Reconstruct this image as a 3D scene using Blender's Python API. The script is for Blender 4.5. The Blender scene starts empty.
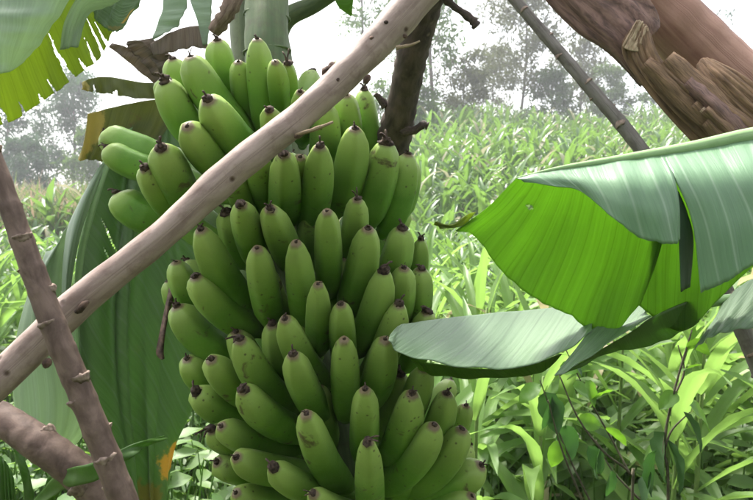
import bpy, math, random
import numpy as np
from mathutils import Vector, Matrix, Quaternion

random.seed(7)
rng = np.random.default_rng(7)
R = math.radians
scene = bpy.context.scene
COL = scene.collection

# ------------------------------------------------------------------ camera
FPX = 627.5                      # focal length in photo pixels (30 mm on 36 mm)
CAMZ = 1.6
PITCH = math.atan(50 / FPX)
cam_d = bpy.data.cameras.new('camera')
cam_d.lens = 30; cam_d.sensor_width = 36; cam_d.clip_start = 0.02; cam_d.clip_end = 2000
cam_d.dof.use_dof = True; cam_d.dof.focus_distance = 0.92; cam_d.dof.aperture_fstop = 14
cam = bpy.data.objects.new('camera', cam_d); COL.objects.link(cam)
cam.location = (0, 0, CAMZ); cam.rotation_euler = (R(90) - PITCH, 0, 0)
scene.camera = cam

# ------------------------------------------------------------------ sky and sun
SUN_DIR = Vector((-0.30, 0.42, 0.86)).normalized()       # towards the sun: high, beyond the bunch
w = bpy.data.worlds.new('World'); scene.world = w; w.use_nodes = True
nt = w.node_tree; nt.nodes.clear()
sky = nt.nodes.new('ShaderNodeTexSky'); sky.sky_type = 'NISHITA'; sky.sun_disc = False
sky.sun_elevation = math.asin(SUN_DIR.z)
sky.sun_rotation = math.atan2(SUN_DIR.x, SUN_DIR.y)
sky.dust_density = 4.0; sky.air_density = 1.0; sky.ozone_density = 1.0
hs = nt.nodes.new('ShaderNodeHueSaturation'); hs.inputs['Saturation'].default_value = 0.22   # veiled, white-ish sky
bg = nt.nodes.new('ShaderNodeBackground'); bg.inputs['Strength'].default_value = 0.15
ow = nt.nodes.new('ShaderNodeOutputWorld')
nt.links.new(sky.outputs[0], hs.inputs['Color']); nt.links.new(hs.outputs[0], bg.inputs[0]); nt.links.new(bg.outputs[0], ow.inputs[0])
sd = bpy.data.lights.new('sun', 'SUN'); sd.energy = 3.4; sd.angle = R(12); sd.color = (1.0, 0.95, 0.87)
sun = bpy.data.objects.new('sun', sd); COL.objects.link(sun)
sun.rotation_euler = (-SUN_DIR).to_track_quat('-Z', 'Y').to_euler()
vs = scene.view_settings
vs.view_transform = 'Standard'; vs.look = 'None'; vs.gamma = 1; vs.use_curve_mapping = False
vs.exposure = 1.74
scene.cycles.use_denoising = True
scene.cycles.max_bounces = 5; scene.cycles.diffuse_bounces = 3; scene.cycles.glossy_bounces = 2; scene.cycles.transmission_bounces = 3
scene.cycles.transparent_max_bounces = 4; scene.cycles.volume_bounces = 0
scene.cycles.use_adaptive_sampling = True; scene.cycles.adaptive_threshold = 0.03

# ------------------------------------------------------------------ helpers
FWD = Vector((0, math.cos(PITCH), -math.sin(PITCH))); UP = Vector((0, math.sin(PITCH), math.cos(PITCH))); RT = Vector((1, 0, 0))
CP = Vector((0, 0, CAMZ))
def P(px, py, d):
    """point of the place at depth d (metres) along the line of sight through a photo pixel"""
    return CP + FWD * d + RT * ((px - 376.5) / FPX * d) + UP * ((250 - py) / FPX * d)
def smooth(a, b, x):
    t = min(1.0, max(0.0, (x - a) / (b - a))); return t * t * (3 - 2 * t)
def ground(x, y):
    t = x / max(y, 1.0)
    s = 0.03 + 0.168 * smooth(-0.5, 0.0, t)
    r = max(0.0, y - 11.0)
    r = 30 + (r - 30) * 0.1 if r > 30 else r
    return r * s * smooth(0, 7, r) - .25 * smooth(4, 8, y) * smooth(16, 10, y) + .35 * smooth(14, 34, y) * (math.sin(x * .31 + 1) + .6 * math.sin(x * .83 + y * .2))

def mesh_obj(name, verts, faces, mat, parent=None, smooth_sh=True, uvs=None):
    me = bpy.data.meshes.new(name)
    me.from_pydata([tuple(v) for v in verts], [], [tuple(int(i) for i in f) for f in faces])
    if uvs is not None:
        ul = me.uv_layers.new(name='UVMap')
        li = np.empty(len(me.loops), dtype=np.int32); me.loops.foreach_get('vertex_index', li)
        ul.data.foreach_set('uv', np.asarray(uvs, dtype=np.float32)[li].ravel())
    if smooth_sh: me.polygons.foreach_set('use_smooth', [True] * len(me.polygons))
    me.materials.append(mat); me.update()
    o = bpy.data.objects.new(name, me); COL.objects.link(o)
    if parent is not None: o.parent = parent; o.matrix_parent_inverse = parent_inv(parent)
    return o
def wmat(o):
    m = Matrix.LocRotScale(o.location, o.rotation_euler, o.scale)
    return m if o.parent is None else wmat(o.parent) @ o.matrix_parent_inverse @ m
def parent_inv(p): return wmat(p).inverted()
def tag(o, label=None, cat=None, group=None, kind=None):
    if label: o['label'] = label
    if cat: o['category'] = cat
    if group: o['group'] = group
    if kind: o['kind'] = kind
    return o
def empty(name, loc, label, cat, group=None):
    o = bpy.data.objects.new(name, None); COL.objects.link(o); o.location = loc; o.empty_display_size = 0.05
    return tag(o, label, cat, group)

def catmull(pts, n):
    """n samples of a Catmull-Rom curve through pts (rows of an array)"""
    p = np.asarray(pts, float)
    if len(p) == 2:
        t = np.linspace(0, 1, n)[:, None]; return p[0] * (1 - t) + p[1] * t
    p = np.vstack([2 * p[0] - p[1], p, 2 * p[-1] - p[-2]])
    u = np.linspace(0, len(p) - 3 - 1e-9, n); i = u.astype(int); t = (u - i)[:, None]
    a, b, c, d = p[i], p[i + 1], p[i + 2], p[i + 3]
    return 0.5 * (2 * b + (c - a) * t + (2 * a - 5 * b + 4 * c - d) * t ** 2 + (3 * b - a - 3 * c + d) * t ** 3)
def frames(path):
    T = np.gradient(path, axis=0); T /= np.linalg.norm(T, axis=1)[:, None] + 1e-12
    n = np.cross(T[0], [0, 0, 1.0])
    if np.linalg.norm(n) < 0.05: n = np.cross(T[0], [1.0, 0, 0])
    N = []
    for t in T:
        n = n - t * np.dot(n, t); n = n / (np.linalg.norm(n) + 1e-12); N.append(n)
    N = np.array(N); return T, N, np.cross(T, N)
def tube(path, rad, seg=12, lump=0.0, lobes=None, cap=True, off=0, seed=0):
    """verts, faces, uv of a tapered tube"""
    path = np.asarray(path, float); n = len(path); rad = np.asarray(rad, float) * np.ones(n)
    T, N, B = frames(path)
    th = np.arange(seg) / seg * 2 * math.pi
    prof = np.ones((n, seg))
    if lobes: prof *= 1 + lobes[1] * np.cos(lobes[0] * th + 0.4)[None, :]
    if lump:
        g = np.random.default_rng(seed)
        for k in range(5):
            f = g.uniform(2, 22); ph = g.uniform(0, 6.28); m = g.integers(0, 3); q = g.uniform(0, 6.28)
            prof *= 1 + lump * 0.5 * np.sin(np.linspace(0, 1, n) * f * 6.28 + ph)[:, None] * np.cos(m * th + q)[None, :]
    r = rad[:, None] * prof
    V = path[:, None, :] + r[..., None] * (np.cos(th)[None, :, None] * N[:, None, :] + np.sin(th)[None, :, None] * B[:, None, :])
    V = V.reshape(-1, 3)
    F = []
    for i in range(n - 1):
        for j in range(seg):
            k = (j + 1) % seg
            F.append((off + i * seg + j, off + i * seg + k, off + (i + 1) * seg + k, off + (i + 1) * seg + j))
    uv = np.stack([np.tile(np.arange(seg) / seg, n), np.repeat(np.linspace(0, 1, n), seg)], 1)
    if cap:
        F.append(tuple(off + j for j in range(seg))[::-1]); F.append(tuple(off + (n - 1) * seg + j for j in range(seg)))
    return V, F, uv
def tube_obj(name, pts, radii, mat, parent=None, n=40, seg=14, lump=0.0, lobes=None, seed=0):
    path = catmull([tuple(p) for p in pts], n)
    rad = catmull(np.array(radii, float)[:, None], n)[:, 0] if len(radii) > 1 else radii[0]
    V, F, uv = tube(path, rad, seg, lump, lobes, seed=seed)
    return mesh_obj(name, V, F, mat, parent, uvs=uv)

def loft(name, cols, mat, parent=None, nu=70, nv=28, thick=0.0011, tears=(), ragged=0.0, wav=0.0, seed=0, swap=False, slits=()):
    """a curved sheet through columns of control points; u runs across the columns, v down each column.
    tears: (u, v_start, half width at the edge) wedges torn in from the v=1 edge"""
    g = np.random.default_rng(seed)
    m = max(len(c) for c in cols)
    C = np.array([catmull([tuple(P(*p)) if len(p) == 3 and not isinstance(p, Vector) else tuple(p) for p in c], nv) for c in cols])
    G = np.array([catmull(C[:, j, :], nu) for j in range(nv)]).transpose(1, 0, 2)      # nu, nv, 3
    u = np.linspace(0, 1, nu); v = np.linspace(0, 1, nv)
    if ragged:
        rr = sum(g.uniform(0.3, 1) * np.sin(u * f + g.uniform(0, 6)) for f in (19, 43, 71, 113)) / 3
        dv = np.gradient(G, axis=1)
        G = G + dv * (ragged * rr)[:, None, None] * (v ** 3)[None, :, None] * nv * 0.35
    # normals for waviness
    du = np.gradient(G, axis=0); dv = np.gradient(G, axis=1)
    Nn = np.cross(du, dv); Nn /= np.linalg.norm(Nn, axis=2)[..., None] + 1e-12
    if wav:
        ww = np.zeros((nu, nv))
        for k in range(4):
            ww += np.sin(u[:, None] * g.uniform(6, 42) + v[None, :] * g.uniform(-5, 5) + g.uniform(0, 6.28)) * g.uniform(.3, 1)
        G = G + Nn * (ww * wav * (0.25 + 0.75 * v[None, :]))[..., None]
    V = G.reshape(-1, 3)
    uv = np.stack([np.repeat(u, nv), np.tile(v, nu)], 1)
    if swap: uv = uv[:, ::-1]
    F = []
    for i in range(nu - 1):
        for j in range(nv - 1):
            uc, vc = (u[i] + u[i + 1]) / 2, (v[j] + v[j + 1]) / 2
            if any(vc > t[1] and abs(uc - t[0] - 0.003 * math.sin(vc * 17 + t[0] * 50)) < t[2] * (vc - t[1]) / (1 - t[1] + 1e-6) for t in tears): continue
            if any(k[1] < vc < k[2] and abs(uc - k[0] - k[4] * (vc - k[1])) < k[3] * math.sin(math.pi * (vc - k[1]) / (k[2] - k[1])) for k in slits): continue
            F.append((i * nv + j, i * nv + j + 1, (i + 1) * nv + j + 1, (i + 1) * nv + j))
    o = mesh_obj(name, V, F, mat, parent, uvs=uv)
    md = o.modifiers.new('thickness', 'SOLIDIFY'); md.thickness = thick; md.offset = 0
    return o

# ------------------------------------------------------------------ materials
class NB:
    def __init__(s, name):
        s.m = bpy.data.materials.new(name); s.m.use_nodes = True; s.t = s.m.node_tree; s.t.nodes.clear()
        s.out = s.n('ShaderNodeOutputMaterial')
    def n(s, typ, **kw):
        x = s.t.nodes.new(typ)
        for k, v in kw.items():
            if k in x.inputs: s.set(x, k, v)
            else: setattr(x, k, v)
        return x
    def set(s, node, key, v):
        if isinstance(v, bpy.types.NodeSocket): s.t.links.new(v, node.inputs[key])
        else:
            if isinstance(v, tuple) and len(v) == 3 and node.inputs[key].type == 'RGBA': v = (*v, 1)
            node.inputs[key].default_value = v
    def ramp(s, fac, stops):
        x = s.n('ShaderNodeValToRGB'); e = x.color_ramp.elements
        while len(e) < len(stops): e.new(0.5)
        for k, (p, c) in zip(e, stops): k.position = p; k.color = (*c, 1) if len(c) == 3 else c
        s.t.links.new(fac, x.inputs[0]); return x.outputs[0]
    def mix(s, f, a, b, mode='MIX'):
        x = s.n('ShaderNodeMix', data_type='RGBA', blend_type=mode)
        for k, v in ((0, f), (6, a), (7, b)):
            if isinstance(v, bpy.types.NodeSocket): s.t.links.new(v, x.inputs[k])
            else: x.inputs[k].default_value = (*v, 1) if isinstance(v, tuple) and len(v) == 3 else v
        return x.outputs[2]
    def math(s, op, a, b=0.5, c=None):
        x = s.n('ShaderNodeMath', operation=op)
        for k, v in enumerate((a, b) if c is None else (a, b, c)):
            if isinstance(v, bpy.types.NodeSocket): s.t.links.new(v, x.inputs[k])
            else: x.inputs[k].default_value = v
        return x.outputs[0]
    def noise(s, scale, detail=4, vec=None, rough=0.55, dist=0.0):
        x = s.n('ShaderNodeTexNoise', Scale=scale, Detail=detail, Roughness=rough, Distortion=dist)
        if vec is not None: s.t.links.new(vec, x.inputs['Vector'])
        return x.outputs['Fac']
    def mapping(s, vec, scale=(1, 1, 1), loc=None):
        x = s.n('ShaderNodeMapping'); x.inputs['Scale'].default_value = scale
        s.t.links.new(vec, x.inputs['Vector'])
        if loc is not None: s.t.links.new(loc, x.inputs['Location'])
        return x.outputs[0]
    def bump(s, h, strength=0.3, dist=0.002):
        x = s.n('ShaderNodeBump', Strength=strength, Distance=dist); s.t.links.new(h, x.inputs['Height']); return x.outputs[0]
    def done(s, sh): s.t.links.new(sh, s.out.inputs[0]); return s.m
    def geo(s): return s.n('ShaderNodeNewGeometry').outputs
    def tc(s): return s.n('ShaderNodeTexCoord').outputs
    def rnd(s): return s.n('ShaderNodeObjectInfo').outputs['Random']

def mat_banana():
    b = NB('banana_skin'); tc = b.tc(); rnd = b.rnd()
    uv = b.n('ShaderNodeUVMap').outputs[0]
    sx = b.n('ShaderNodeSeparateXYZ'); b.t.links.new(uv, sx.inputs[0]); v = sx.outputs[1]
    off = b.n('ShaderNodeCombineXYZ'); b.t.links.new(b.math('MULTIPLY', rnd, 37.0), off.inputs[0]); b.t.links.new(b.math('MULTIPLY', rnd, 91.0), off.inputs[1])
    pos = b.mapping(b.geo()['Position'], (1, 1, 1), off.outputs[0])
    base = b.mix(b.ramp(b.noise(16, 4, pos), [(.34, (0, 0, 0)), (.66, (1, 1, 1))]), (0.066, 0.190, 0.014), (0.125, 0.280, 0.031))
    base = b.mix(b.math('MULTIPLY', rnd, 0.5), base, (0.165, 0.290, 0.045))
    # fine pale streaks down the fruit
    st = b.noise(14, 3, b.mapping(uv, (26, 1.4, 1), off.outputs[0]))
    base = b.mix(b.ramp(st, [(0.48, (0, 0, 0)), (0.75, (0.28, 0.28, 0.28))]), base, (0.24, 0.36, 0.07))
    # yellower towards the tip, with the light on the fruit tops painted in
    base = b.mix(b.ramp(v, [(0.62, (0, 0, 0)), (0.93, (0.5, 0.5, 0.5))]), base, (0.37, 0.45, 0.13))
    # sap stains and bruises
    br = b.noise(26, 5, pos, 0.62, 0.6)
    base = b.mix(b.ramp(br, [(0.625, (0, 0, 0)), (0.69, (0.85, 0.85, 0.85))]), base, (0.075, 0.052, 0.026))
    sp = b.n('ShaderNodeTexVoronoi', Scale=75.0); b.t.links.new(pos, sp.inputs['Vector'])
    spm = b.math('MULTIPLY', b.ramp(sp.outputs['Distance'], [(0.08, (1, 1, 1)), (0.17, (0, 0, 0))]), b.ramp(b.noise(12, 2, pos), [(0.48, (0, 0, 0)), (0.56, (0.8, 0.8, 0.8))]))
    base = b.mix(spm, base, (0.055, 0.04, 0.02))
    tipn = b.math('ADD', v, b.math('MULTIPLY', b.math('SUBTRACT', b.noise(90, 3, pos), 0.5), 0.022))
    base = b.mix(b.ramp(tipn, [(0.978, (0, 0, 0)), (0.996, (0.9, 0.9, 0.9))]), base, (0.15, 0.095, 0.06))
    rough = b.ramp(b.noise(30, 3, pos), [(0.3, (0.40, 0.40, 0.40)), (0.7, (0.58, 0.58, 0.58))])
    p = b.n('ShaderNodeBsdfPrincipled', **{'Base Color': base, 'Roughness': rough, 'Specular IOR Level': 0.34, 'Subsurface Weight': 0.0})
    b.set(p, 'Normal', b.bump(b.noise(140, 4, pos), 0.22, 0.002))
    return b.done(p.outputs[0])

def mat_plain(name, c1, c2, scale=20, rough=0.8, bump=0.4, bd=0.003, stretch=(1, 1, 1), spec=0.3, use_uv=False, c3=None, lo=0.35, hi=0.65):
    b = NB(name)
    vec = b.mapping(b.n('ShaderNodeUVMap').outputs[0] if use_uv else b.tc()['Object'], stretch)
    n = b.noise(scale, 6, vec, 0.6, 0.3)
    col = b.ramp(n, [(lo, c1), (hi, c2)])
    if c3: col = b.mix(b.ramp(b.noise(scale * 0.35, 5, vec, 0.6), [(0.56, (0, 0, 0)), (0.68, (0.85, 0.85, 0.85))]), col, c3)
    p = b.n('ShaderNodeBsdfPrincipled', **{'Base Color': col, 'Roughness': rough, 'Specular IOR Level': spec})
    b.set(p, 'Normal', b.bump(n, bump, bd)); return b.done(p.outputs[0])

def mat_blade(name, c1, c2, trans, tmix=0.35, rough=0.42, veins=55.0, vein_col=None, vein_amt=0.35, spots=None, coat=0.0, spec=0.5, edge=None, bump=0.35, slant=0.25, sheen=0.0, nvein=None, patch=None, diag=0.0):
    """banana leaf: parallel side veins along v, light passing through"""
    b = NB(name); uv = b.n('ShaderNodeUVMap').outputs[0]
    sx = b.n('ShaderNodeSeparateXYZ'); b.t.links.new(uv, sx.inputs[0]); u, v = sx.outputs[0], sx.outputs[1]
    pos = b.geo()['Position']
    us = b.math('ADD', u, b.math('MULTIPLY', b.math('MULTIPLY', v, v), slant / 10))
    us = b.math('ADD', us, b.math('MULTIPLY', b.noise(6, 2, pos), 0.02))
    if diag: us = b.math('SUBTRACT', us, b.math('MULTIPLY', v, diag))
    cx = b.n('ShaderNodeCombineXYZ'); b.t.links.new(b.math('MULTIPLY', us, veins), cx.inputs[0]); b.t.links.new(b.math('MULTIPLY', v, 0.6), cx.inputs[1])
    fine = b.noise(1.0, 4, cx.outputs[0], 0.65)
    cy = b.n('ShaderNodeCombineXYZ'); b.t.links.new(b.math('MULTIPLY', us, veins * 0.22), cy.inputs[0]); b.t.links.new(b.math('MULTIPLY', v, 0.35), cy.inputs[1])
    broad = b.noise(1.0, 2, cy.outputs[0], 0.5)
    col = b.mix(b.ramp(fine, [(0.3, (0, 0, 0)), (0.7, (1, 1, 1))]), c1, c2)
    col = b.mix(b.math('MULTIPLY', b.noise(7, 4, pos), 0.35), col, tuple(x * 0.6 for x in c1))
    if vein_col:
        wv = b.math('FRACT', b.math('ADD', b.math('MULTIPLY', us, nvein or veins * 0.22), b.math('MULTIPLY', b.noise(3.5, 1, pos), 0.9)))
        col = b.mix(b.math('MULTIPLY', b.ramp(wv, [(0.0, (1, 1, 1)), (0.09, (0, 0, 0)), (0.93, (0, 0, 0)), (1.0, (1, 1, 1))]), vein_amt), col, vein_col)
    tcol = b.mix(b.ramp(fine, [(0.3, (0, 0, 0)), (0.7, (1, 1, 1))]), tuple(x * .88 for x in trans), tuple(min(1, x * 1.12) for x in trans))
    if vein_col: tcol = b.mix(b.math('MULTIPLY', b.ramp(wv, [(0.0, (1, 1, 1)), (0.06, (0, 0, 0)), (0.95, (0, 0, 0)), (1.0, (1, 1, 1))]), vein_amt), tcol, tuple(x * .55 for x in trans))
    if edge:
        em = b.ramp(b.math('ADD', v, b.math('MULTIPLY', b.noise(22, 3, pos), 0.05)), [(1.0, (0, 0, 0)), (1.022, (1, 1, 1))])
        col = b.mix(em, col, edge); tcol = b.mix(em, tcol, tuple(min(1, x * 1.6) for x in edge))
    if spots:
        sm = b.ramp(b.noise(spots[1], 5, pos, 0.65, 0.5), [(spots[2], (0, 0, 0)), (spots[2] + 0.07, (0.9, 0.9, 0.9))])
        col = b.mix(sm, col, spots[0]); tcol = b.mix(sm, tcol, tuple(x * 1.3 for x in spots[0]))
    for (pu, pv, ru, rv, pc) in (patch or []):        # a yellowed or dried patch of the blade
        q = b.math('ADD', b.math('POWER', b.math('ABSOLUTE', b.math('DIVIDE', b.math('SUBTRACT', u, pu), ru)), 2.0), b.math('POWER', b.math('ABSOLUTE', b.math('DIVIDE', b.math('SUBTRACT', v, pv), rv)), 2.0))
        q = b.math('ADD', q, b.math('MULTIPLY', b.math('SUBTRACT', b.noise(34, 6, pos, .7), 0.5), 4.2))
        pm = b.ramp(q, [(0.55, (1, 1, 1)), (0.95, (0, 0, 0))])
        col = b.mix(pm, col, pc); tcol = b.mix(pm, tcol, pc)
    nor = b.bump(b.math('ADD', b.math('MULTIPLY', fine, 0.35), broad), bump, 0.004)
    p = b.n('ShaderNodeBsdfPrincipled', **{'Base Color': col, 'Roughness': rough, 'Specular IOR Level': spec, 'Coat Weight': coat, 'Coat Roughness': 0.35, 'Sheen Weight': sheen, 'Normal': nor})
    t = b.n('ShaderNodeBsdfTranslucent'); b.set(t, 'Color', tcol); b.set(t, 'Normal', nor)
    ms = b.n('ShaderNodeMixShader'); ms.inputs[0].default_value = tmix
    b.t.links.new(p.outputs[0], ms.inputs[1]); b.t.links.new(t.outputs[0], ms.inputs[2])
    return b.done(ms.outputs[0])

def mat_foliage(name, c1, c2, trans, tmix=0.4, rough=0.45, scale=3.0, dry=None, spec=0.5, island=True):
    b = NB(name); g = b.geo()
    r = g['Random Per Island'] if island else b.rnd()
    col = b.mix(r, c1, c2)
    col = b.mix(b.math('MULTIPLY', b.noise(scale, 3, g['Position']), 0.6), col, tuple(x * 0.6 for x in c1))
    tc = b.mix(r, trans, tuple(x * 0.75 for x in trans))
    if dry:
        dm = b.ramp(b.math('FRACT', b.math('MULTIPLY', r, 13.7)), [(1 - dry[1] - 0.01, (0, 0, 0)), (1 - dry[1], (1, 1, 1))])
        col = b.mix(dm, col, dry[0]); tc = b.mix(dm, tc, dry[0])
    p = b.n('ShaderNodeBsdfPrincipled', **{'Base Color': col, 'Roughness': rough, 'Specular IOR Level': spec})
    t = b.n('ShaderNodeBsdfTranslucent'); b.set(t, 'Color', tc)
    ms = b.n('ShaderNodeMixShader'); ms.inputs[0].default_value = tmix
    b.t.links.new(p.outputs[0], ms.inputs[1]); b.t.links.new(t.outputs[0], ms.inputs[2])
    return b.done(ms.outputs[0])

def mat_bark(name, c1, c2, c3, rough=0.75, bump=0.5, long=9.0, around=5.0, spot=None, stops=(0.35, 0.6)):
    """bark with streaks along the stem (uv: x around, y along)"""
    b = NB(name); uv = b.n('ShaderNodeUVMap').outputs[0]; pos = b.geo()['Position']
    v1 = b.mapping(uv, (around, long, 1)); n1 = b.noise(2.0, 6, v1, 0.62, 0.4)
    n2 = b.noise(38, 5, pos, 0.65, 0.2)
    col = b.ramp(n1, [(stops[0], c1), (stops[1], c2)])
    col = b.mix(b.ramp(n2, [(0.5, (0, 0, 0)), (0.72, (0.7, 0.7, 0.7))]), col, c3)
    h = b.math('ADD', b.math('MULTIPLY', n1, 0.6), b.math('MULTIPLY', n2, 0.6))
    if spot:
        vo = b.n('ShaderNodeTexVoronoi', Scale=spot[1]); b.t.links.new(pos, vo.inputs['Vector'])
        m = b.ramp(vo.outputs['Distance'], [(0.05, (1, 1, 1)), (0.13, (0, 0, 0))])
        col = b.mix(m, col, spot[0]); h = b.math('SUBTRACT', h, b.math('MULTIPLY', m, 0.4))
    p = b.n('ShaderNodeBsdfPrincipled', **{'Base Color': col, 'Roughness': rough, 'Specular IOR Level': 0.3})
    b.set(p, 'Normal', b.bump(h, bump, 0.004)); return b.done(p.outputs[0])

M = {}
M['banana'] = mat_banana()
M['tip'] = mat_plain('dried_blossom', (0.018, 0.012, 0.009), (0.10, 0.068, 0.05), 220, 0.9, 0.6, 0.001)
M['stalk'] = mat_bark('fruit_stalk_green', (0.055, 0.09, 0.035), (0.105, 0.14, 0.062), (0.07, 0.065, 0.038), 0.6, 0.3, 3, 8)
M['pseudo'] = mat_bark('pseudostem', (0.07, 0.10, 0.045), (0.13, 0.16, 0.075), (0.06, 0.045, 0.03), 0.6, 0.3, 2, 9)
M['pole'] = mat_bark('pole_bark', (0.20, 0.142, 0.120), (0.345, 0.265, 0.230), (0.135, 0.083, 0.065), 0.62, 0.4, 6, 3, ((0.075, 0.045, 0.032), 30))
M['fork'] = mat_bark('fork_bark_shaded', (0.035, 0.025, 0.022), (0.10, 0.072, 0.06), (0.05, 0.04, 0.033), 0.8, 0.6, 6, 5, ((0.15, 0.11, 0.09), 34))  # darker than the pole bark: the shade on this limb is in the colour
M['knot'] = mat_plain('knot_bark', (0.03, 0.02, 0.015), (0.16, 0.10, 0.075), 90, 0.85, 0.6, 0.003)
M['cassava'] = mat_bark('cassava_bark', (0.085, 0.055, 0.043), (0.170, 0.118, 0.094), (0.062, 0.04, 0.032), 0.7, 0.3, 9, 3)
M['scar'] = mat_plain('leaf_scar', (0.10, 0.066, 0.05), (0.31, 0.235, 0.19), 120, 0.8, 0.4, 0.002)
M['cassava_grey'] = mat_bark('cassava_bark_grey', (0.11, 0.095, 0.085), (0.20, 0.18, 0.165), (0.08, 0.065, 0.055), 0.75, 0.3, 12, 3)
M['dead_core'] = mat_bark('dead_stem_skin', (0.17, 0.078, 0.055), (0.37, 0.215, 0.16), (0.26, 0.14, 0.10), 0.6, 0.4, 1.5, 7)
M['dead_sheath'] = mat_bark('dead_sheath_fibre', (0.06, 0.035, 0.022), (0.31, 0.195, 0.115), (0.15, 0.09, 0.055), 0.85, 1.0, 3, 12, stops=(0.3, 0.7))
M['dead_dark'] = mat_bark('dead_sheath_dark', (0.07, 0.040, 0.033), (0.21, 0.125, 0.10), (0.12, 0.07, 0.055), 0.7, 0.6, 3, 9)
M['pale_fibre'] = mat_bark('torn_pale_fibre', (0.26, 0.18, 0.11), (0.52, 0.40, 0.28), (0.22, 0.15, 0.09), 0.85, 0.8, 3, 10)
M['leaf_glow'] = mat_blade('leaf_sunlit_through', (0.075, 0.15, 0.02), (0.095, 0.18, 0.028), (0.275, 0.475, 0.075), 0.64, 0.5, 60, (0.05, 0.11, 0.012), 0.5, edge=(0.36, 0.42, 0.10), bump=0.4, spec=0.3, nvein=15, slant=-.5)
M['leaf_pale'] = mat_blade('leaf_waxy_pale', (0.150, 0.285, 0.150), (0.20, 0.345, 0.195), (0.18, 0.36, 0.08), 0.2, 0.36, 70, (0.42, 0.55, 0.40), 0.45, edge=(0.40, 0.40, 0.27), bump=0.45, coat=0.4, nvein=6, slant=-.9)
M['leaf_flat'] = mat_blade('leaf_waxy_flat', (0.165, 0.265, 0.14), (0.21, 0.31, 0.18), (0.14, 0.28, 0.06), 0.16, 0.45, 60, (0.09, 0.15, 0.075), 0.55, edge=(0.30, 0.32, 0.2), bump=0.7, coat=0.12, nvein=9, diag=-.22)  # the dark diagonal lines paint shaded creases into the colour
M['leaf_under'] = mat_blade('leaf_green_under', (0.075, 0.15, 0.03), (0.10, 0.18, 0.04), (0.20, 0.40, 0.05), 0.45, 0.5, 60, None, edge=(0.28, 0.27, 0.08), bump=0.2, spec=0.3)
M['leaf_dark'] = mat_blade('leaf_dark_green', (0.115, 0.20, 0.08), (0.16, 0.25, 0.115), (0.20, 0.36, 0.08), 0.38, 0.36, 46, (0.27, 0.36, 0.23), 0.5, bump=0.7, nvein=6, diag=1.9, spots=((0.20, 0.24, 0.10), 5.0, 0.62),
    patch=[(0.84, 0.85, 0.14, 0.06, (0.62, 0.42, 0.08)), (0.55, 0.93, 0.2, 0.05, (0.26, 0.25, 0.07))])
M['leaf_strip'] = mat_blade('leaf_torn_strip', (0.04, 0.085, 0.045), (0.05, 0.10, 0.055), (0.04, 0.1, 0.02), 0.15, 0.45, 20, None, bump=.3)
M['leaf_fold'] = mat_blade('leaf_folded_pale', (0.25, 0.345, 0.23), (0.31, 0.41, 0.29), (0.46, 0.58, 0.36), 0.48, 0.38, 40, (0.34, 0.42, 0.31), 0.35, bump=0.4, coat=0.2)
M['leaf_yellow'] = mat_blade('leaf_yellowing', (0.14, 0.19, 0.025), (0.19, 0.235, 0.035), (0.44, 0.56, 0.07), 0.6, 0.5, 60, (0.10, 0.13, 0.02), 0.4, edge=(0.50, 0.30, 0.05), spots=((0.42, 0.26, 0.04), 9.0, 0.64), bump=0.3)
M['leaf_olive'] = mat_blade('leaf_olive_drying', (0.12, 0.145, 0.05), (0.17, 0.19, 0.075), (0.34, 0.36, 0.10), 0.45, 0.6, 40, (0.10, 0.09, 0.04), 0.4, spots=((0.20, 0.14, 0.07), 11.0, 0.62), bump=0.4, patch=[(1.0, .5, .22, .8, (.5, .42, .14))])
M['leaf_dry'] = mat_blade('leaf_dry_brown', (0.15, 0.115, 0.09), (0.29, 0.235, 0.195), (0.42, 0.34, 0.25), 0.4, 0.75, 60, (0.08, 0.055, 0.04), 0.5, bump=0.7)
M['midrib'] = mat_bark('midrib_green', (0.20, 0.33, 0.14), (0.27, 0.41, 0.19), (0.18, 0.29, 0.12), 0.45, 0.15, 2, 8)
M['petiole_dry'] = mat_bark('petiole_dry', (0.12, 0.075, 0.055), (0.30, 0.21, 0.165), (0.09, 0.055, 0.04), 0.8, 0.5, 2, 8)
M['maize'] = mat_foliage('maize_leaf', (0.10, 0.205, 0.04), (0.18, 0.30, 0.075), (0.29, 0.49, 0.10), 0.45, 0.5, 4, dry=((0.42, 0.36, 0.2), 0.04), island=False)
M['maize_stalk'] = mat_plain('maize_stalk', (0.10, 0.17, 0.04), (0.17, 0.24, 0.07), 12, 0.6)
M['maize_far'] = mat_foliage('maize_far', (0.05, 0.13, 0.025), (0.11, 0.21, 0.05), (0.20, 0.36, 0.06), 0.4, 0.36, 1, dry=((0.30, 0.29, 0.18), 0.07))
M['grass'] = mat_foliage('tall_grass', (0.07, 0.12, 0.04), (0.14, 0.18, 0.07), (0.18, 0.26, 0.07), 0.35, 0.6, 1, dry=((0.32, 0.24, 0.16), 0.35))
M['weed'] = mat_foliage('weed_leaf', (0.065, 0.145, 0.03), (0.14, 0.24, 0.055), (0.28, 0.48, 0.08), 0.42, 0.5, 3)
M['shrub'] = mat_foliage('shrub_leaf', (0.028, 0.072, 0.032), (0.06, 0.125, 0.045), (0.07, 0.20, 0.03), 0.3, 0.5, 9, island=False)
M['shrub_lit'] = mat_foliage('shrub_leaf_lit', (0.065, 0.17, 0.02), (0.10, 0.22, 0.03), (0.22, 0.48, 0.03), 0.4, 0.5, 9, island=False)  # lighter copy of the shrub leaf, with sunlight put into its colour
M['twig'] = mat_plain('twig', (0.055, 0.050, 0.03), (0.13, 0.115, 0.075), 60, 0.8)
M['tree_leaf'] = mat_foliage('tree_leaf', (0.050, 0.10, 0.026), (0.10, 0.17, 0.05), (0.15, 0.27, 0.05), 0.35, 0.8, 0.6, spec=.1)
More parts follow.
